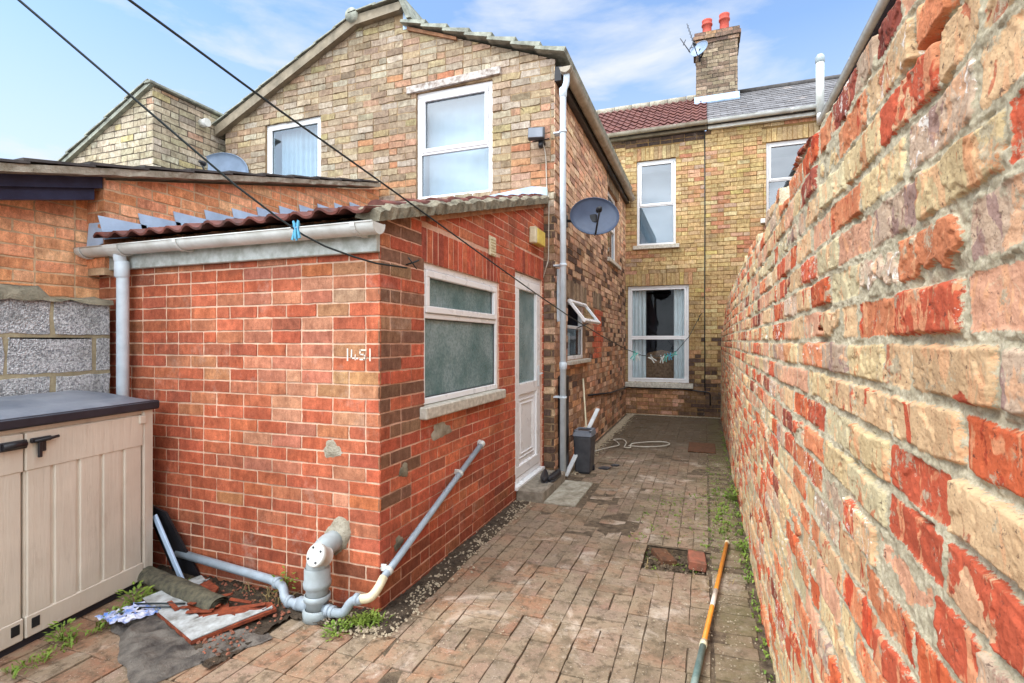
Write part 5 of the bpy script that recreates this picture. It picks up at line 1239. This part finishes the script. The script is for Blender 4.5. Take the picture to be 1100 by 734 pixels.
yagi('television_aerial', 'dark rod aerial leaning off the left side of the chimney', (-.22, 12.5, 8.0), (-.24, 12.45, 8.25), (-.32, -.1, 1.0), 6, .06)
b = MB(); b.tube([(-.30, 12.45, 8.02), (-.52, 12.35, 8.34)], .012, 6); b.tube([(-.40, 12.30, 8.26), (-.46, 12.48, 8.24)], .008, 6); tag(b.build('television_aerial', M['dark_grey']), 'short bare aerial rod beside the chimney dish', 'aerial')
yagi('television_aerial', 'thin television aerial on the far left skyline', (-10.55, 7.3, 4.4), (-10.55, 7.3, 5.25), (-1, -.35, .12), 13, .03)
# roof of that far aerial hangs on the far wing
def wire(name, label, pts, r_, mat='wire', cat='cable'):
    b = MB(); b.tube(pts, r_, 6); return tag(b.build(name, M[mat]), label, cat)
wire('washing_line', 'dark washing line running from top left to a hook beside the lean-to window', [(-3.944, -1.601, 5.158), (-2.345, 1.159, 2.745), (-2.239, 1.342, 2.585), (-2.084, 1.611, 2.349), (-1.986, 1.779, 2.203), (-1.894, 1.938, 2.083), (-1.84, 2.031, 2.022), (-1.783, 2.129, 1.976), (-1.71, 2.255, 1.94), (-1.648, 2.362, 1.918), (-1.625, 2.632, 1.928)], .005)
wire('washing_line', 'longer dark washing line crossing the gable and ending with pegs by the far window', [(-2.588, -2.553, 3.749), (-1.871, 1.235, 2.684), (-1.836, 1.42, 2.632), (-1.765, 1.806, 2.523), (-1.687, 2.225, 2.416), (-1.596, 2.719, 2.287), (-1.431, 3.611, 2.048), (-1.33, 4.159, 1.905), (-1.2, 4.86, 1.731), (-1.033, 5.763, 1.541), (-0.906, 6.449, 1.409), (-0.781, 7.127, 1.314), (-0.592, 8.149, 1.276), (-0.432, 9.01, 1.346), (-0.267, 9.903, 1.584), (-0.086, 10.883, 2.012)], .0055)
# floodlight
fl_ = thing('floodlight', 'dark square floodlight with sensor high on the gable corner', 'floodlight', (-1.70, 5.50, 3.70))
b = MB(); rt = Matrix.Rotation(R(12), 3, 'Z') @ Matrix.Rotation(R(-14), 3, 'X'); b.box((-1.80, 5.36, 3.68), (-1.62, 5.42, 3.82), .01, rot=rt); hd = b.build('lamp_head', M['dark_grey'], fl_)
b = MB(); b.box((-1.788, 5.348, 3.692), (-1.632, 5.362, 3.808), .002, rot=rt); b.build('lamp_glass', M['lid'], hd)
b = MB(); b.lathe([(0, -.03), (.024, -.03), (.03, 0), (.024, .03), (0, .035)], (-1.67, 5.42, 3.635), n=14); b.build('sensor', M['black'], fl_)
b = MB(); b.box((-1.70, 5.42, 3.655), (-1.64, 5.505, 3.70), .006); b.tube([(-1.76, 5.40, 3.672), (-1.58, 5.44, 3.70)], .007, 6); b.build('bracket', M['black'], fl_)
b = MB(); b.tube(bend([(-1.655, 5.44, 3.66), (-1.635, 5.495, 3.55), (-1.625, 5.494, 3.2), (-1.60, 5.494, 3.05), (-1.605, 5.494, 2.4), (-1.66, 5.48, 2.2)], .05), .006, 6); tag(b.build('floodlight_cable', M['rope']), 'thin white cable running down from the floodlight', 'cable')
bb = thing('alarm_box', 'faded yellow and cream box over the back door', 'alarm box', (-1.64, 5.17, 2.49))
b = MB(); b.box((-1.66, 5.05, 2.50), (-1.585, 5.31, 2.655), .008); b.build('cover', M['yellow'], bb)
b = MB(); b.box((-1.66, 4.985, 2.495), (-1.59, 5.05, 2.66), .008); b.build('side_panel', M['cream'], bb)
b = MB(); b.tube([(0.0, 10.938, 5.6), (0.004, 10.936, 4.0), (-.002, 10.936, 2.2), (.004, 10.936, .45)], .011, 6); tag(b.build('wall_cable', M['wire']), 'black cable running straight down the yellow back wall', 'cable')
b = MB(); b.tube(bend([(-1.52, 7.2, .75), (-1.52, 9.0, .62), (-1.50, 10.91, .56), (-.4, 10.925, .55), (.1, 10.925, .5), (.1, 10.925, .25)], .05), .012, 6); tag(b.build('wall_pipe', M['black']), 'thin dark pipe along the foot of the walls at the far end', 'pipe')
b = MB(); b.tube(bend([(-.055, 10.93, 2.05), (-.10, 10.86, 2.0), (-.12, 10.92, 1.9)], .03), .008, 6); tag(b.build('wall_hook', M['black']), 'dark hook holding the washing line beside the window', 'hook')
b = MB(); b.tube([(-1.66, 2.68, 1.955), (-1.60, 2.67, 1.965), (-1.585, 2.70, 1.98)], .005, 6); b.tube([(-1.62, 2.64, 1.99), (-1.60, 2.70, 1.93)], .004, 5); tag(b.build('wall_hook', M['wire']), 'small wire hook beside the lean-to window top', 'hook')

def peg(label, c, mat, rz=0, tilt=0, s_=1., spread=.012, group=None):
    c = Vector(c); root = thing('clothes_peg', label, 'peg', c, group); rot = Matrix.Rotation(rz, 3, 'Z') @ Matrix.Rotation(tilt, 3, 'Y')
    for sg in (-1, 1):
        b = MB(); q = [(sg*.004, 0, .03), (sg*spread, 0, .05), (sg*(spread+.008), 0, .045), (sg*.012, 0, .0), (sg*(spread*.8+.008), 0, -.052), (sg*spread*.6, 0, -.055), (sg*.003, 0, -.005)]
        b.prism([c+rot @ (Vector(p)*s_) for p in q], rot @ Vector((0, .012*s_, 0))); b.build('peg_arm', M[mat], root)
    b = MB(); b.tube([c+rot @ Vector((-.010, .006, .01))*s_, c+rot @ Vector((.010, .006, .01))*s_], .005*s_, 8); b.build('spring', M['stack'], root)
peg('blue plastic clothes peg on the nearer washing line, in front of the gutter', (-1.865, 2.009, 2.037), 'bluepeg', .35, .12, .85)
peg('second blue peg clipped crosswise to the first one', (-1.841, 1.989, 2.041), 'bluepeg', .2, -.1, .85)
peg('teal peg, leftmost on the line before the far window', (-0.844, 6.788, 1.322), 'tealpeg', 0.3, 0.5, 1.15, .02, 'pegs on the line before the far window')
peg('white peg next to the leftmost teal peg before the far window', (-0.823, 6.901, 1.306), 'whitepeg', 0.1, -0.3, 1.15, .02, 'pegs on the line before the far window')
peg('slanting white peg left of centre before the far window', (-0.695, 7.592, 1.257), 'whitepeg', 0.2, -0.8, 1.15, .02, 'pegs on the line before the far window')
peg('upright open white peg before the middle of the far window', (-0.601, 8.103, 1.238), 'whitepeg', 0, 0.1, 1.15, .02, 'pegs on the line before the far window')
peg('teal peg just right of the open white peg', (-0.560, 8.321, 1.250), 'tealpeg', 0.3, 0.2, 1.15, .02, 'pegs on the line before the far window')
peg('blue peg second from the right before the far window', (-0.517, 8.551, 1.269), 'bluepeg', 0.1, -0.2, 1.15, .02, 'pegs on the line before the far window')
peg('teal peg lying flat at the right end of the row before the far window', (-0.464, 8.838, 1.292), 'tealpeg', 0.6, 1.2, 1.15, .02, 'pegs on the line before the far window')

# ================================================================ STORAGE BOX
sb = thing('storage_box', 'beige wood-look plastic garden storage box with dark grey lid', 'storage box', (-3.5, 1.55, 0))
th = math.atan2(.14, .86)       # turned slightly
Um = Vector((math.sin(-th), math.cos(th), 0)); Nm = Vector((math.cos(th), math.sin(th), 0))
C0 = Vector((-3.225, 2.28, 0))          # right front corner, u runs back towards the camera
class SF:
    def p(s, u, z, d): return C0-Um*u+Vector((0, 0, z))+Nm*d
    def box(s, mb, u0, u1, z0, z1, d0, d1, ch=.003, mi=0):
        k = len(mb.v); mb.box((u0, d0, z0), (u1, d1, z1), ch, mi=mi)
        mb.v[k:] = [tuple(s.p(v[0], v[2], v[1])) for v in mb.v[k:]]
        for i in range(len(mb.f)): 
            if min(mb.f[i]) >= k: mb.f[i] = mb.f[i][::-1]
sf = SF(); W_ = 1.46; D_ = .50
b = MB(); sf.box(b, .012, W_-.012, .03, 1.06, -D_, -.045, .01)
for (a, c) in ((0, .072), (W_-.072, W_)): sf.box(b, a, c, .055, 1.085, -D_-.005, -.004, .008)
sf.box(b, .0, W_, 1.055, 1.085, -.05, -.014, .004)
b.build('body', M['beige'], sb)
b = MB(); sf.box(b, .02, W_-.02, .0, .055, -D_+.01, -.02, .008); b.build('base', M['lid_edge'], sb)
for (a, c) in ((.078, W_/2-.004), (W_/2+.004, W_-.078)):
    b = MB(); sf.box(b, a, c, .045, 1.055, -.04, -.012, .006)
    sf.box(b, a, c, .865, 1.053, -.02, -.0, .005); sf.box(b, a, c, .047, .155, -.02, .0, .005)
    e = a+.01 if a < .5 else a; n = 5; wd = (c-a)/n
    for k_ in range(n): sf.box(b, a+k_*wd+.009, a+(k_+1)*wd-.009, .150, .870, -.02, -.0035, .005)
    dd = b.build('door', M['beige'], sb); 
    b = MB(); x_ = (a+.03) if a > .5 else c-.03-.022; 
    sf.box(b, x_-.012, x_+.026, .085, .135, -.005, .003, .002); b.build('badge', M['black'], dd)
    b = MB(); xh = a-.016 if a < .5 else c-.03; sf.box(b, xh, xh+.045, 1.0, 1.05, -.01, .008, .004); b.build('hinge', M['beige'], dd)
b = MB()
# lid: domed top on a dark rim
sf.box(b, -.025, W_+.025, 1.080, 1.135, -D_-.03, .022, .010)
lidm = b.build('lid', M['lid_edge'], sb)
b = MB(); vs = []; nu, nd = 40, 14
for i in range(nu+1):
    for j in range(nd+1):
        u = -.023+(W_+.046)*i/nu; d = .020-(D_+.048)*j/nd; eu = min(u+.023, W_+.023-u); ed = .022+D_*0+min(0, 0)
        f = max(0, min(1, eu/.13))**.6; g = max(0, math.sin(math.pi*min(1, (j/nd)/.9)*.5))**.7 if j/nd < .9 else 1-(j/nd-.9)*2
        rib = -.006 if (j in (4, 9) and eu > .16) else 0
        vs.append(sf.p(u, 1.128+.072*f*g+rib, d))
b.add(vs, [(i*(nd+1)+j, (i+1)*(nd+1)+j, (i+1)*(nd+1)+j+1, i*(nd+1)+j+1) for i in range(nu) for j in range(nd)], sm=True); b.build('lid_top', M['lid'], lidm)
b = MB(); cz = 1.012; uc = W_/2
b.tube([sf.p(uc-.145, cz+.004, .018), sf.p(uc-.11, cz, .018), sf.p(uc-.03, cz-.004, .018)], .0075, 8); sf.box(b, uc-.115, uc-.02, cz-.012, cz+.012, .0, .016, .004); sf.box(b, uc-.092, uc-.062, cz-.062, cz, .001, .013, .004); sf.box(b, uc-.067, uc-.048, cz-.088, cz-.01, .010, .022, .003)
b.tube([sf.p(uc+.01, cz-.006, .02), sf.p(uc+.11, cz-.008, .02)], .016, 10); sf.box(b, uc+.0, uc+.12, cz-.03, cz+.012, .0, .02, .004)
b.build('latch', M['black'], sb)

# ================================================================ CLUTTER
b = MB(); b.prism([(-3.215, 2.395, .012), (-2.98, 2.395, .012), (-3.20, 2.33, .42), (-3.40, 2.33, .46)], (0, .015, 0)); bp = b.build('black_panel', M['black']); tag(bp, 'black sheet leaning between the storage box and the red wall', 'panel')
b = MB(); b.box((-.018, -.008, 0), (.018, .008, .46), .004); Mx = Matrix.Translation((-3.00, 2.30, .02)) @ Matrix.Rotation(R(-33), 4, 'Y'); b.v = [tuple(Mx @ Vector(v)) for v in b.v]
tag(b.build('metal_strip', M['lead']), 'blue-grey strip leaning against the black sheet', 'strip')
b = MB(); vs = []; n = 30; A_ = Vector((-3.25, 2.235, .062)); C_ = Vector((-2.46, 2.10, .062)); T_ = (C_-A_).normalized(); Bq = T_.cross(Vector((0, 0, 1))); rv = random.Random(8); turns = 2.6; per = 26
for i in range(n+1):
    for j in range(int(per*turns)+1):
        a = j/per*6.283; rr_ = .060-.013*a/6.283; c_ = A_+(C_-A_)*i/n; rr2 = rr_*(1+.05*noise1(i*.4, a))*(1-.05*math.sin(i*.3))
        vs.append(c_+Bq*math.cos(a)*rr2*1.1+Vector((0, 0, 1))*math.sin(a)*rr2*.92)
m_ = int(per*turns)+1; b.add(vs, [(i*m_+j, i*m_+j+1, (i+1)*m_+j+1, (i+1)*m_+j) for i in range(n) for j in range(m_-1)], sm=True)
tag(b.build('felt_roll', M['carpet']), 'mossy rolled-up length of roofing felt lying by the storage box', 'roll')
# peeling board: white coating torn over rust-red wood
wbq = [Vector((-2.95, 2.02, .055)), Vector((-2.335, 1.835, .05)), Vector((-2.175, 2.20, .095)), Vector((-2.50, 2.12, .06)), Vector((-2.78, 2.23, .07)), Vector((-2.86, 2.30, .085))]
pb = thing('peeling_board', 'broken board with peeling white coating and rust-red edges, on the ground by the felt roll', 'board', (-2.5, 2.05, 0))
base_q = [(-2.96, 2.02), (-2.335, 1.83), (-2.16, 2.19), (-2.24, 2.235), (-2.42, 2.12), (-2.50, 2.19), (-2.60, 2.16), (-2.66, 2.26), (-2.78, 2.30), (-2.88, 2.33)]
b = MB(); b.prism([(x, y, .028+(y-1.8)*.05) for x, y in base_q], (0, 0, .016)); b.build('board', M['rust'], pb)
rq = random.Random(12); inner = [(-2.168, 2.185), (-2.23, 2.15), (-2.33, 2.06), (-2.45, 2.00), (-2.58, 2.00), (-2.69, 2.06), (-2.73, 2.15), (-2.80, 2.20), (-2.79, 2.285)]; tq = []
for (a, c) in zip(inner[:-1], inner[1:]):
    for k in range(7):
        f = k/7; tq.append((a[0]+(c[0]-a[0])*f+rq.gauss(0, .010), a[1]+(c[1]-a[1])*f+rq.gauss(0, .016)))
top_q = [(-2.88, 2.325), (-2.957, 2.022), (-2.336, 1.834)]+tq+[inner[-1]]
b = MB(); b.prism([(x, y, .0465+(y-1.8)*.05) for x, y in top_q], (0, 0, .004)); b.build('coating', simple('peeling_white_coating', (190, 198, 200), .7, .2, 14, .6, c2=(128, 130, 126)), pb)
b = MB(); rp = random.Random(4)
for k in range(16):
    x, y = rp.uniform(-2.75, -2.25), rp.uniform(2.0, 2.2); a = rp.uniform(-.6, .6); L_ = rp.uniform(.05, .14)
    b.box((x-L_/2, y-.012, .065), (x+L_/2, y+.012, .073), .002, rot=Matrix.Rotation(a, 3, 'Z') @ Matrix.Rotation(rp.uniform(-.3, .3), 3, 'Y'))
b.build('splinters', M['rust'], pb)
b = MB(); b.tube(bend([(-2.95, 1.96, .06), (-2.80, 1.99, .075), (-2.66, 2.05, .07)], .1), .005, 6); b.tube(bend([(-2.97, 1.93, .05), (-2.80, 1.955, .07), (-2.68, 2.01, .068)], .1), .004, 6); tag(b.build('wire_offcut', M['wire']), 'dark loop of wire lying over the peeling board', 'wire')
# felt sheet crumpled
b = MB(); vs = []; n, m = 60, 26; rv = random.Random(21)
q00, q10, q11, q01 = Vector((-3.02, 1.90, 0)), Vector((-2.30, 1.52, 0)), Vector((-2.02, 2.05, 0)), Vector((-3.02, 2.14, 0))
for i in range(n+1):
    for j in range(m+1):
        s_, t_ = i/n, j/m; p_ = (q00*(1-s_)+q10*s_)*(1-t_)+(q01*(1-s_)+q11*s_)*t_; e = min(s_, 1-s_, t_*.6, (1-t_)*.6)
        h_ = .006+min(1, e*14)*(.012+(.020 if s_ < .6 else .008)*abs(math.sin(p_.x*17+p_.y*25+noise1(p_.x*5, p_.y*5)*4))**2+.010*noise1(p_.x*18, p_.y*15))
        vs.append((p_.x+noise1(p_.y*8, s_)*.02, p_.y+noise1(p_.x*9, t_, 3)*.02, h_+.004))
b.add(vs, [(i*(m+1)+j, (i+1)*(m+1)+j, (i+1)*(m+1)+j+1, i*(m+1)+j+1) for i in range(n) for j in range(m)], sm=True); tag(b.build('roofing_felt', M['felt']), 'crumpled dark grey roofing felt spread under the peeling board', 'felt')
b = MB(); rv = random.Random(31); n = 12; vs = []
for i in range(n+1):
    for j in range(n+1):
        x, y = -3.0+i*.017, 1.80+j*.016; vs.append((x+rv.gauss(0, .006)+j*.006, y+rv.gauss(0, .006), .05+.022*abs(noise1(x*26, y*30))+rv.gauss(0, .004)))
b.add(vs, [(i*(n+1)+j, (i+1)*(n+1)+j, (i+1)*(n+1)+j+1, i*(n+1)+j+1) for i in range(n) for j in range(n) if rv.random() > .12], sm=False); tag(b.build('plastic_wrapper', M['bluecloth']), 'crumpled blue and white plastic wrapper beside the peeling board', 'wrapper')

# doorstep, shoes, bin, broom, planks
b = MB(); vs = []
b.box((-1.663, 4.60, -.02), (-1.395, 5.42, .118), .014); tag(b.build('doorstep', M['concrete']), 'worn concrete step below the white back door', 'step')
for (x, y, a, lab) in ((-1.50, 5.00, 15, 'left'), (-1.42, 5.06, -6, 'right')):
    root = thing('shoe', 'black slip-on shoe on the doorstep, the one on the '+('door' if lab == 'left' else 'open yard')+' side of the pair', 'shoe', (x, y, .12), 'pair of black shoes')
    rot = Matrix.Rotation(R(a), 3, 'Z'); b = MB(); n, m = 14, 12; vs = []
    for i in range(n+1):
        t = i/n; L_ = -.14+.28*t; w_ = .036*(.75+.45*math.sin(min(1, (t*1.05))*math.pi*.9))*(1 if t < .85 else (1-(t-.85)*3.2)); h_ = .052*(1.15-.55*t) if t < .9 else .03
        if t < .06: w_ *= .7
        for j in range(m): q = j/m*6.283; vs.append(Vector((x, y, .124))+rot @ Vector((math.cos(q)*w_, -L_, max(0, .024+math.sin(q)*h_*.8))))
    b.add(vs, [(i*m+j, i*m+(j+1) % m, (i+1)*m+(j+1) % m, (i+1)*m+j) for i in range(n) for j in range(m)]+[tuple(range(m))[::-1], tuple(n*m+j for j in range(m))], sm=True); b.build('upper', M['black'], root)
    b = MB(); b.prism([Vector((x, y, .119))+rot @ Vector(q) for q in ((-.026, .13, 0), (.026, .13, 0), (.036, .0, 0), (.042, -.07, 0), (.03, -.135, 0), (-.02, -.135, 0), (-.038, -.07, 0), (-.032, 0, 0))], (0, 0, .014)); b.build('sole', M['dark_grey'], root)
bn = thing('bin', 'charcoal plastic swing-top bin standing by the wing corner', 'bin', (-1.30, 5.93, 0))
def taper(mb, c, w0, d0, w1, d1, z0, z1, ch=.012):
    k = len(mb.v); mb.box((-.5, -.5, 0), (.5, .5, 1), .06); vv_ = []
    for v in mb.v[k:]:
        t = v[2]; vv_.append((c[0]+v[0]*(w0+(w1-w0)*t), c[1]+v[1]*(d0+(d1-d0)*t), z0+(z1-z0)*t))
    mb.v[k:] = vv_
b = MB(); taper(b, (-1.30, 5.93), .17, .23, .21, .28, .0, .43); b.build('body', M['dark_grey'], bn)
b = MB(); taper(b, (-1.30, 5.93), .225, .295, .205, .27, .425, .475)
for (lo, hi) in (((-1.40, 5.80, .47), (-1.375, 6.06, .49)), ((-1.225, 5.80, .47), (-1.20, 6.06, .49)), ((-1.40, 5.80, .47), (-1.20, 5.825, .49)), ((-1.40, 6.035, .47), (-1.20, 6.06, .49))): b.box(lo, hi, .004)
ld = b.build('lid', M['lid'], bn)
b = MB(); b.box((-1.374, 5.827, .462), (-1.226, 6.033, .478), .004); b.build('flap', M['black'], ld)
b = MB(); b.tube([(-1.27, 6.02, .02), (-1.47, 6.62, 1.02)], .011, 8); bh = thing('broom', 'long pale stick leaning behind the bin against the wing wall', 'broom', (-1.27, 6.02, 0)); b.build('handle', M['cream'], bh)
b = MB(); b.box((-1.36, 5.98, .0), (-1.20, 6.05, .07), .01); b.build('head', M['black'], bh)
def plank(name, label, a, c, w_, t_, mat):
    A = Vector(a); C = Vector(c); d = (C-A); L_ = d.length; b = MB(); b.box((-w_/2, -t_/2, 0), (w_/2, t_/2, L_), .003); q = d.to_track_quat('Z', 'Y'); Mx = Matrix.Translation(A) @ q.to_matrix().to_4x4(); b.v = [tuple(Mx @ Vector(v)) for v in b.v]; return tag(b.build(name, M[mat]), label, 'plank')
plank('plank', 'white plastic trim leaning across behind the bin', (-1.44, 5.60, .01), (-1.22, 6.32, .68), .05, .02, 'plank')
b = MB(); b.box((-1.535, 5.62, .02), (-1.44, 5.76, 1.12), .012); tag(b.build('folded_panel', M['black']), 'tall black folded panel behind the grey downpipe', 'panel')
b = MB()
for (ox, oy, s_) in ((-1.12, 6.10, 1), (-1.02, 6.28, .7)):
    b.prism([(ox-.05*s_, oy-.03, .014), (ox+.06*s_, oy-.05*s_, .014), (ox+.09*s_, oy+.03*s_, .016), (ox+.0, oy+.07*s_, .014)], (0, 0, .012))
tag(b.build('cloth_scrap', M['dark_grey']), 'dark scraps of cloth on the paving beside the bin', 'cloth')
# rope loops
pr = [(-1.40, 6.9, .03), (-1.25, 7.25, .03), (-1.12, 7.45, .03), (-1.22, 7.75, .03), (-1.30, 7.85, .03), (-1.17, 7.98, .03), (-1.06, 7.7, .035), (-1.05, 7.3, .035), (-.95, 7.28, .04), (-1.0, 7.55, .045), (-.80, 7.85, .03), (-.55, 7.95, .03), (-.45, 7.8, .03), (-.55, 7.6, .03), (-.8, 7.45, .03), (-1.0, 7.42, .04)]
b = MB(); b.tube(bend(pr, .14, 6), .007, 8); tag(b.build('rope', M['rope']), 'loose loops of pale cord lying on the damp paving', 'rope')
b = MB(); b.box((-.215, 7.42, .010), (.14, 8.08, .026), .004)
dc = b.build('drain_cover', M['rusty_cover']); tag(dc, 'rectangular rusty brown cover let into the far paving', 'drain cover')
# orange pole
op = thing('broom_pole', 'orange wooden pole with a grey-green end lying on the paving by the old wall', 'pole', (0, 3, .02))
A_ = Vector((.15, 4.09, .035)); C_ = Vector((-.06, 2.2, .035)); J_ = A_+(C_-A_)*.74
b = MB(); b.tube([A_, J_], .0125, 12); b.build('pole', M['orange_wood'], op)
b = MB(); b.tube([A_+(C_-A_)*.42, A_+(C_-A_)*.53], .0132, 12); b.build('label_band', M['gold'], op)
b = MB(); b.tube([J_-(C_-A_)*.01, J_+(C_-A_)*.012], .018, 12); b.build('collar', M['cream'], op)
b = MB(); b.tube([J_, C_], .0155, 12); b.build('lower_tube', M['green_grey'], op)
b = MB(); d_ = (A_-C_).normalized(); b.tube([A_, A_+d_*.03], .015, 12); b.build('end_cap', M['cream'], op)

# ================================================================ WEEDS
def tufts(name, spots, label, mat='weed', seed=1, blade=(.02, .07), per=14, wd=.004):
    r_ = random.Random(seed); b = MB()
    for (x, y, z, s_) in spots:
        for k_ in range(int(per*s_)):
            a = r_.uniform(0, 6.283); L_ = r_.uniform(*blade)*s_; le = r_.uniform(.2, 1.0); px, py = x+r_.gauss(0, .022*s_), y+r_.gauss(0, .022*s_)
            d_ = Vector((math.cos(a)*le, math.sin(a)*le, 1)).normalized(); sd_ = Vector((-math.sin(a), math.cos(a), 0))*wd*r_.uniform(.7, 1.6)
            p0 = Vector((px, py, z)); p1 = p0+d_*L_*.55; p2 = p1+(d_+Vector((math.cos(a)*.5, math.sin(a)*.5, -.55))).normalized()*L_*.5
            b.add([p0-sd_*.5, p0+sd_*.5, p1+sd_, p2, p1-sd_], [(0, 1, 2, 4), (4, 2, 3)])
    o = b.build(name, M[mat]); o['kind'] = 'stuff'; o['label'] = label; o['category'] = 'weeds'; return o
def leaves(name, spots, label, cat, seed=1, mat='weed', n=40, lw=.012, hgt=.12, sprd=.06):
    r_ = random.Random(seed); out = []
    for (x, y, z, s_) in spots:
        b = MB()
        for k_ in range(n):
            a = r_.uniform(0, 6.283); q = r_.random()**.5*sprd*s_; c_ = Vector((x+math.cos(a)*q, y+math.sin(a)*q, z+r_.random()*hgt*s_*(1-.5*q/(sprd*s_)))); d_ = Vector((math.cos(a), math.sin(a), r_.uniform(-.2, .8))).normalized(); t_ = Vector((-math.sin(a), math.cos(a), r_.uniform(-.3, .3))); L_ = lw*r_.uniform(.8, 1.8)*s_
            b.add([c_, c_+d_*L_+t_*L_*.5, c_+d_*L_*2.1, c_+d_*L_-t_*L_*.5], [(0, 1, 2, 3)])
            if k_ % 5 == 0: b.tube([(x, y, z-.01), c_], .0015, 4)
        o = b.build('weed', M[mat]); tag(o, label, cat); out.append(o)
    return out
rt_ = random.Random(77); sp = []
for k_ in range(240): y_ = rt_.uniform(1.3, 9.5); sp.append((.268+rt_.gauss(0, .014), y_, .005, rt_.uniform(.3, .8)*(1.1 if 3.0 < y_ < 5.2 else .6)))
for k_ in range(150): sp.append((rt_.gauss(.13, .07), rt_.gauss(4.9, .5), .008, rt_.uniform(.25, .6)))
for k_ in range(130): sp.append((rt_.uniform(-.55, .05), rt_.uniform(4.0, 5.4), .008, rt_.uniform(.2, .42)))
for k_ in range(40): sp.append((rt_.uniform(-.4, .0), rt_.uniform(3.5, 3.95), -.03, rt_.uniform(.3, .5)))
for k_ in range(26): sp.append((-1.68+rt_.gauss(0, .04), 2.30+rt_.gauss(0, .03), .02, rt_.uniform(.6, 1)))
for k_ in range(40): sp.append((-3.02+rt_.gauss(0, .03)+.14*(2.2-(yv := rt_.uniform(1.4, 2.3)))/.86*1, yv, .015, rt_.uniform(.4, .9)))
sp = [q for q in sp if q[0] < .29]
tufts('weeds', sp, 'small green weeds and grass in the joints and along the wall foot', seed=5)
tufts('moss', [(rt_.gauss(.13, .09), rt_.uniform(3.6, 8), .006, rt_.uniform(.1, .25)) for _ in range(500)], 'low moss between the crosswise pavers beside the old wall', seed=6, blade=(.02, .04), per=22)
tufts('dry_grass', [(rt_.uniform(-.5, .2), rt_.uniform(3.3, 5.2), .008, rt_.uniform(.2, .6)) for _ in range(90)]+[(rt_.gauss(-2.3, .1), rt_.gauss(2.33, .03), .02, .8) for _ in range(14)], 'dry straw-coloured stalks scattered near the sunken patch', 'weed_dry', seed=7, blade=(.05, .14), per=5, wd=.002)
leaves('weed', [(-1.76, 2.19, .01, .8)], 'low green plant under the white pipe elbow at the brick corner', 'plant', 3, n=130, lw=.010, hgt=.08, sprd=.085)
leaves('weed', [(-2.28, 2.39, .08, 1.0)], 'green weed growing beside the waste pipe at the wall foot', 'plant', 4, n=50)
leaves('weed', [(-3.02, 2.02, .02, 1.1)], 'green weed by the bottom right corner of the storage box doors', 'plant', 5, n=70)
leaves('weed', [(-3.00, 1.66, .02, .9)], 'small green weed at the foot of the storage box, nearer the camera', 'plant', 6, n=50)
leaves('weed', [(-2.93, 1.85, .03, .7)], 'tiny light green seedling by the blue wrapper', 'plant', 8, n=26)
leaves('weed', [(.262, 4.05, .01, .9)], 'bright green weed at the wall foot beside the top end of the orange pole', 'plant', 9, n=70)
leaves('weed', [(.265, 5.35, .01, 1.3)], 'bright leafy weed at the wall foot beyond the orange pole', 'plant', 10, n=90)
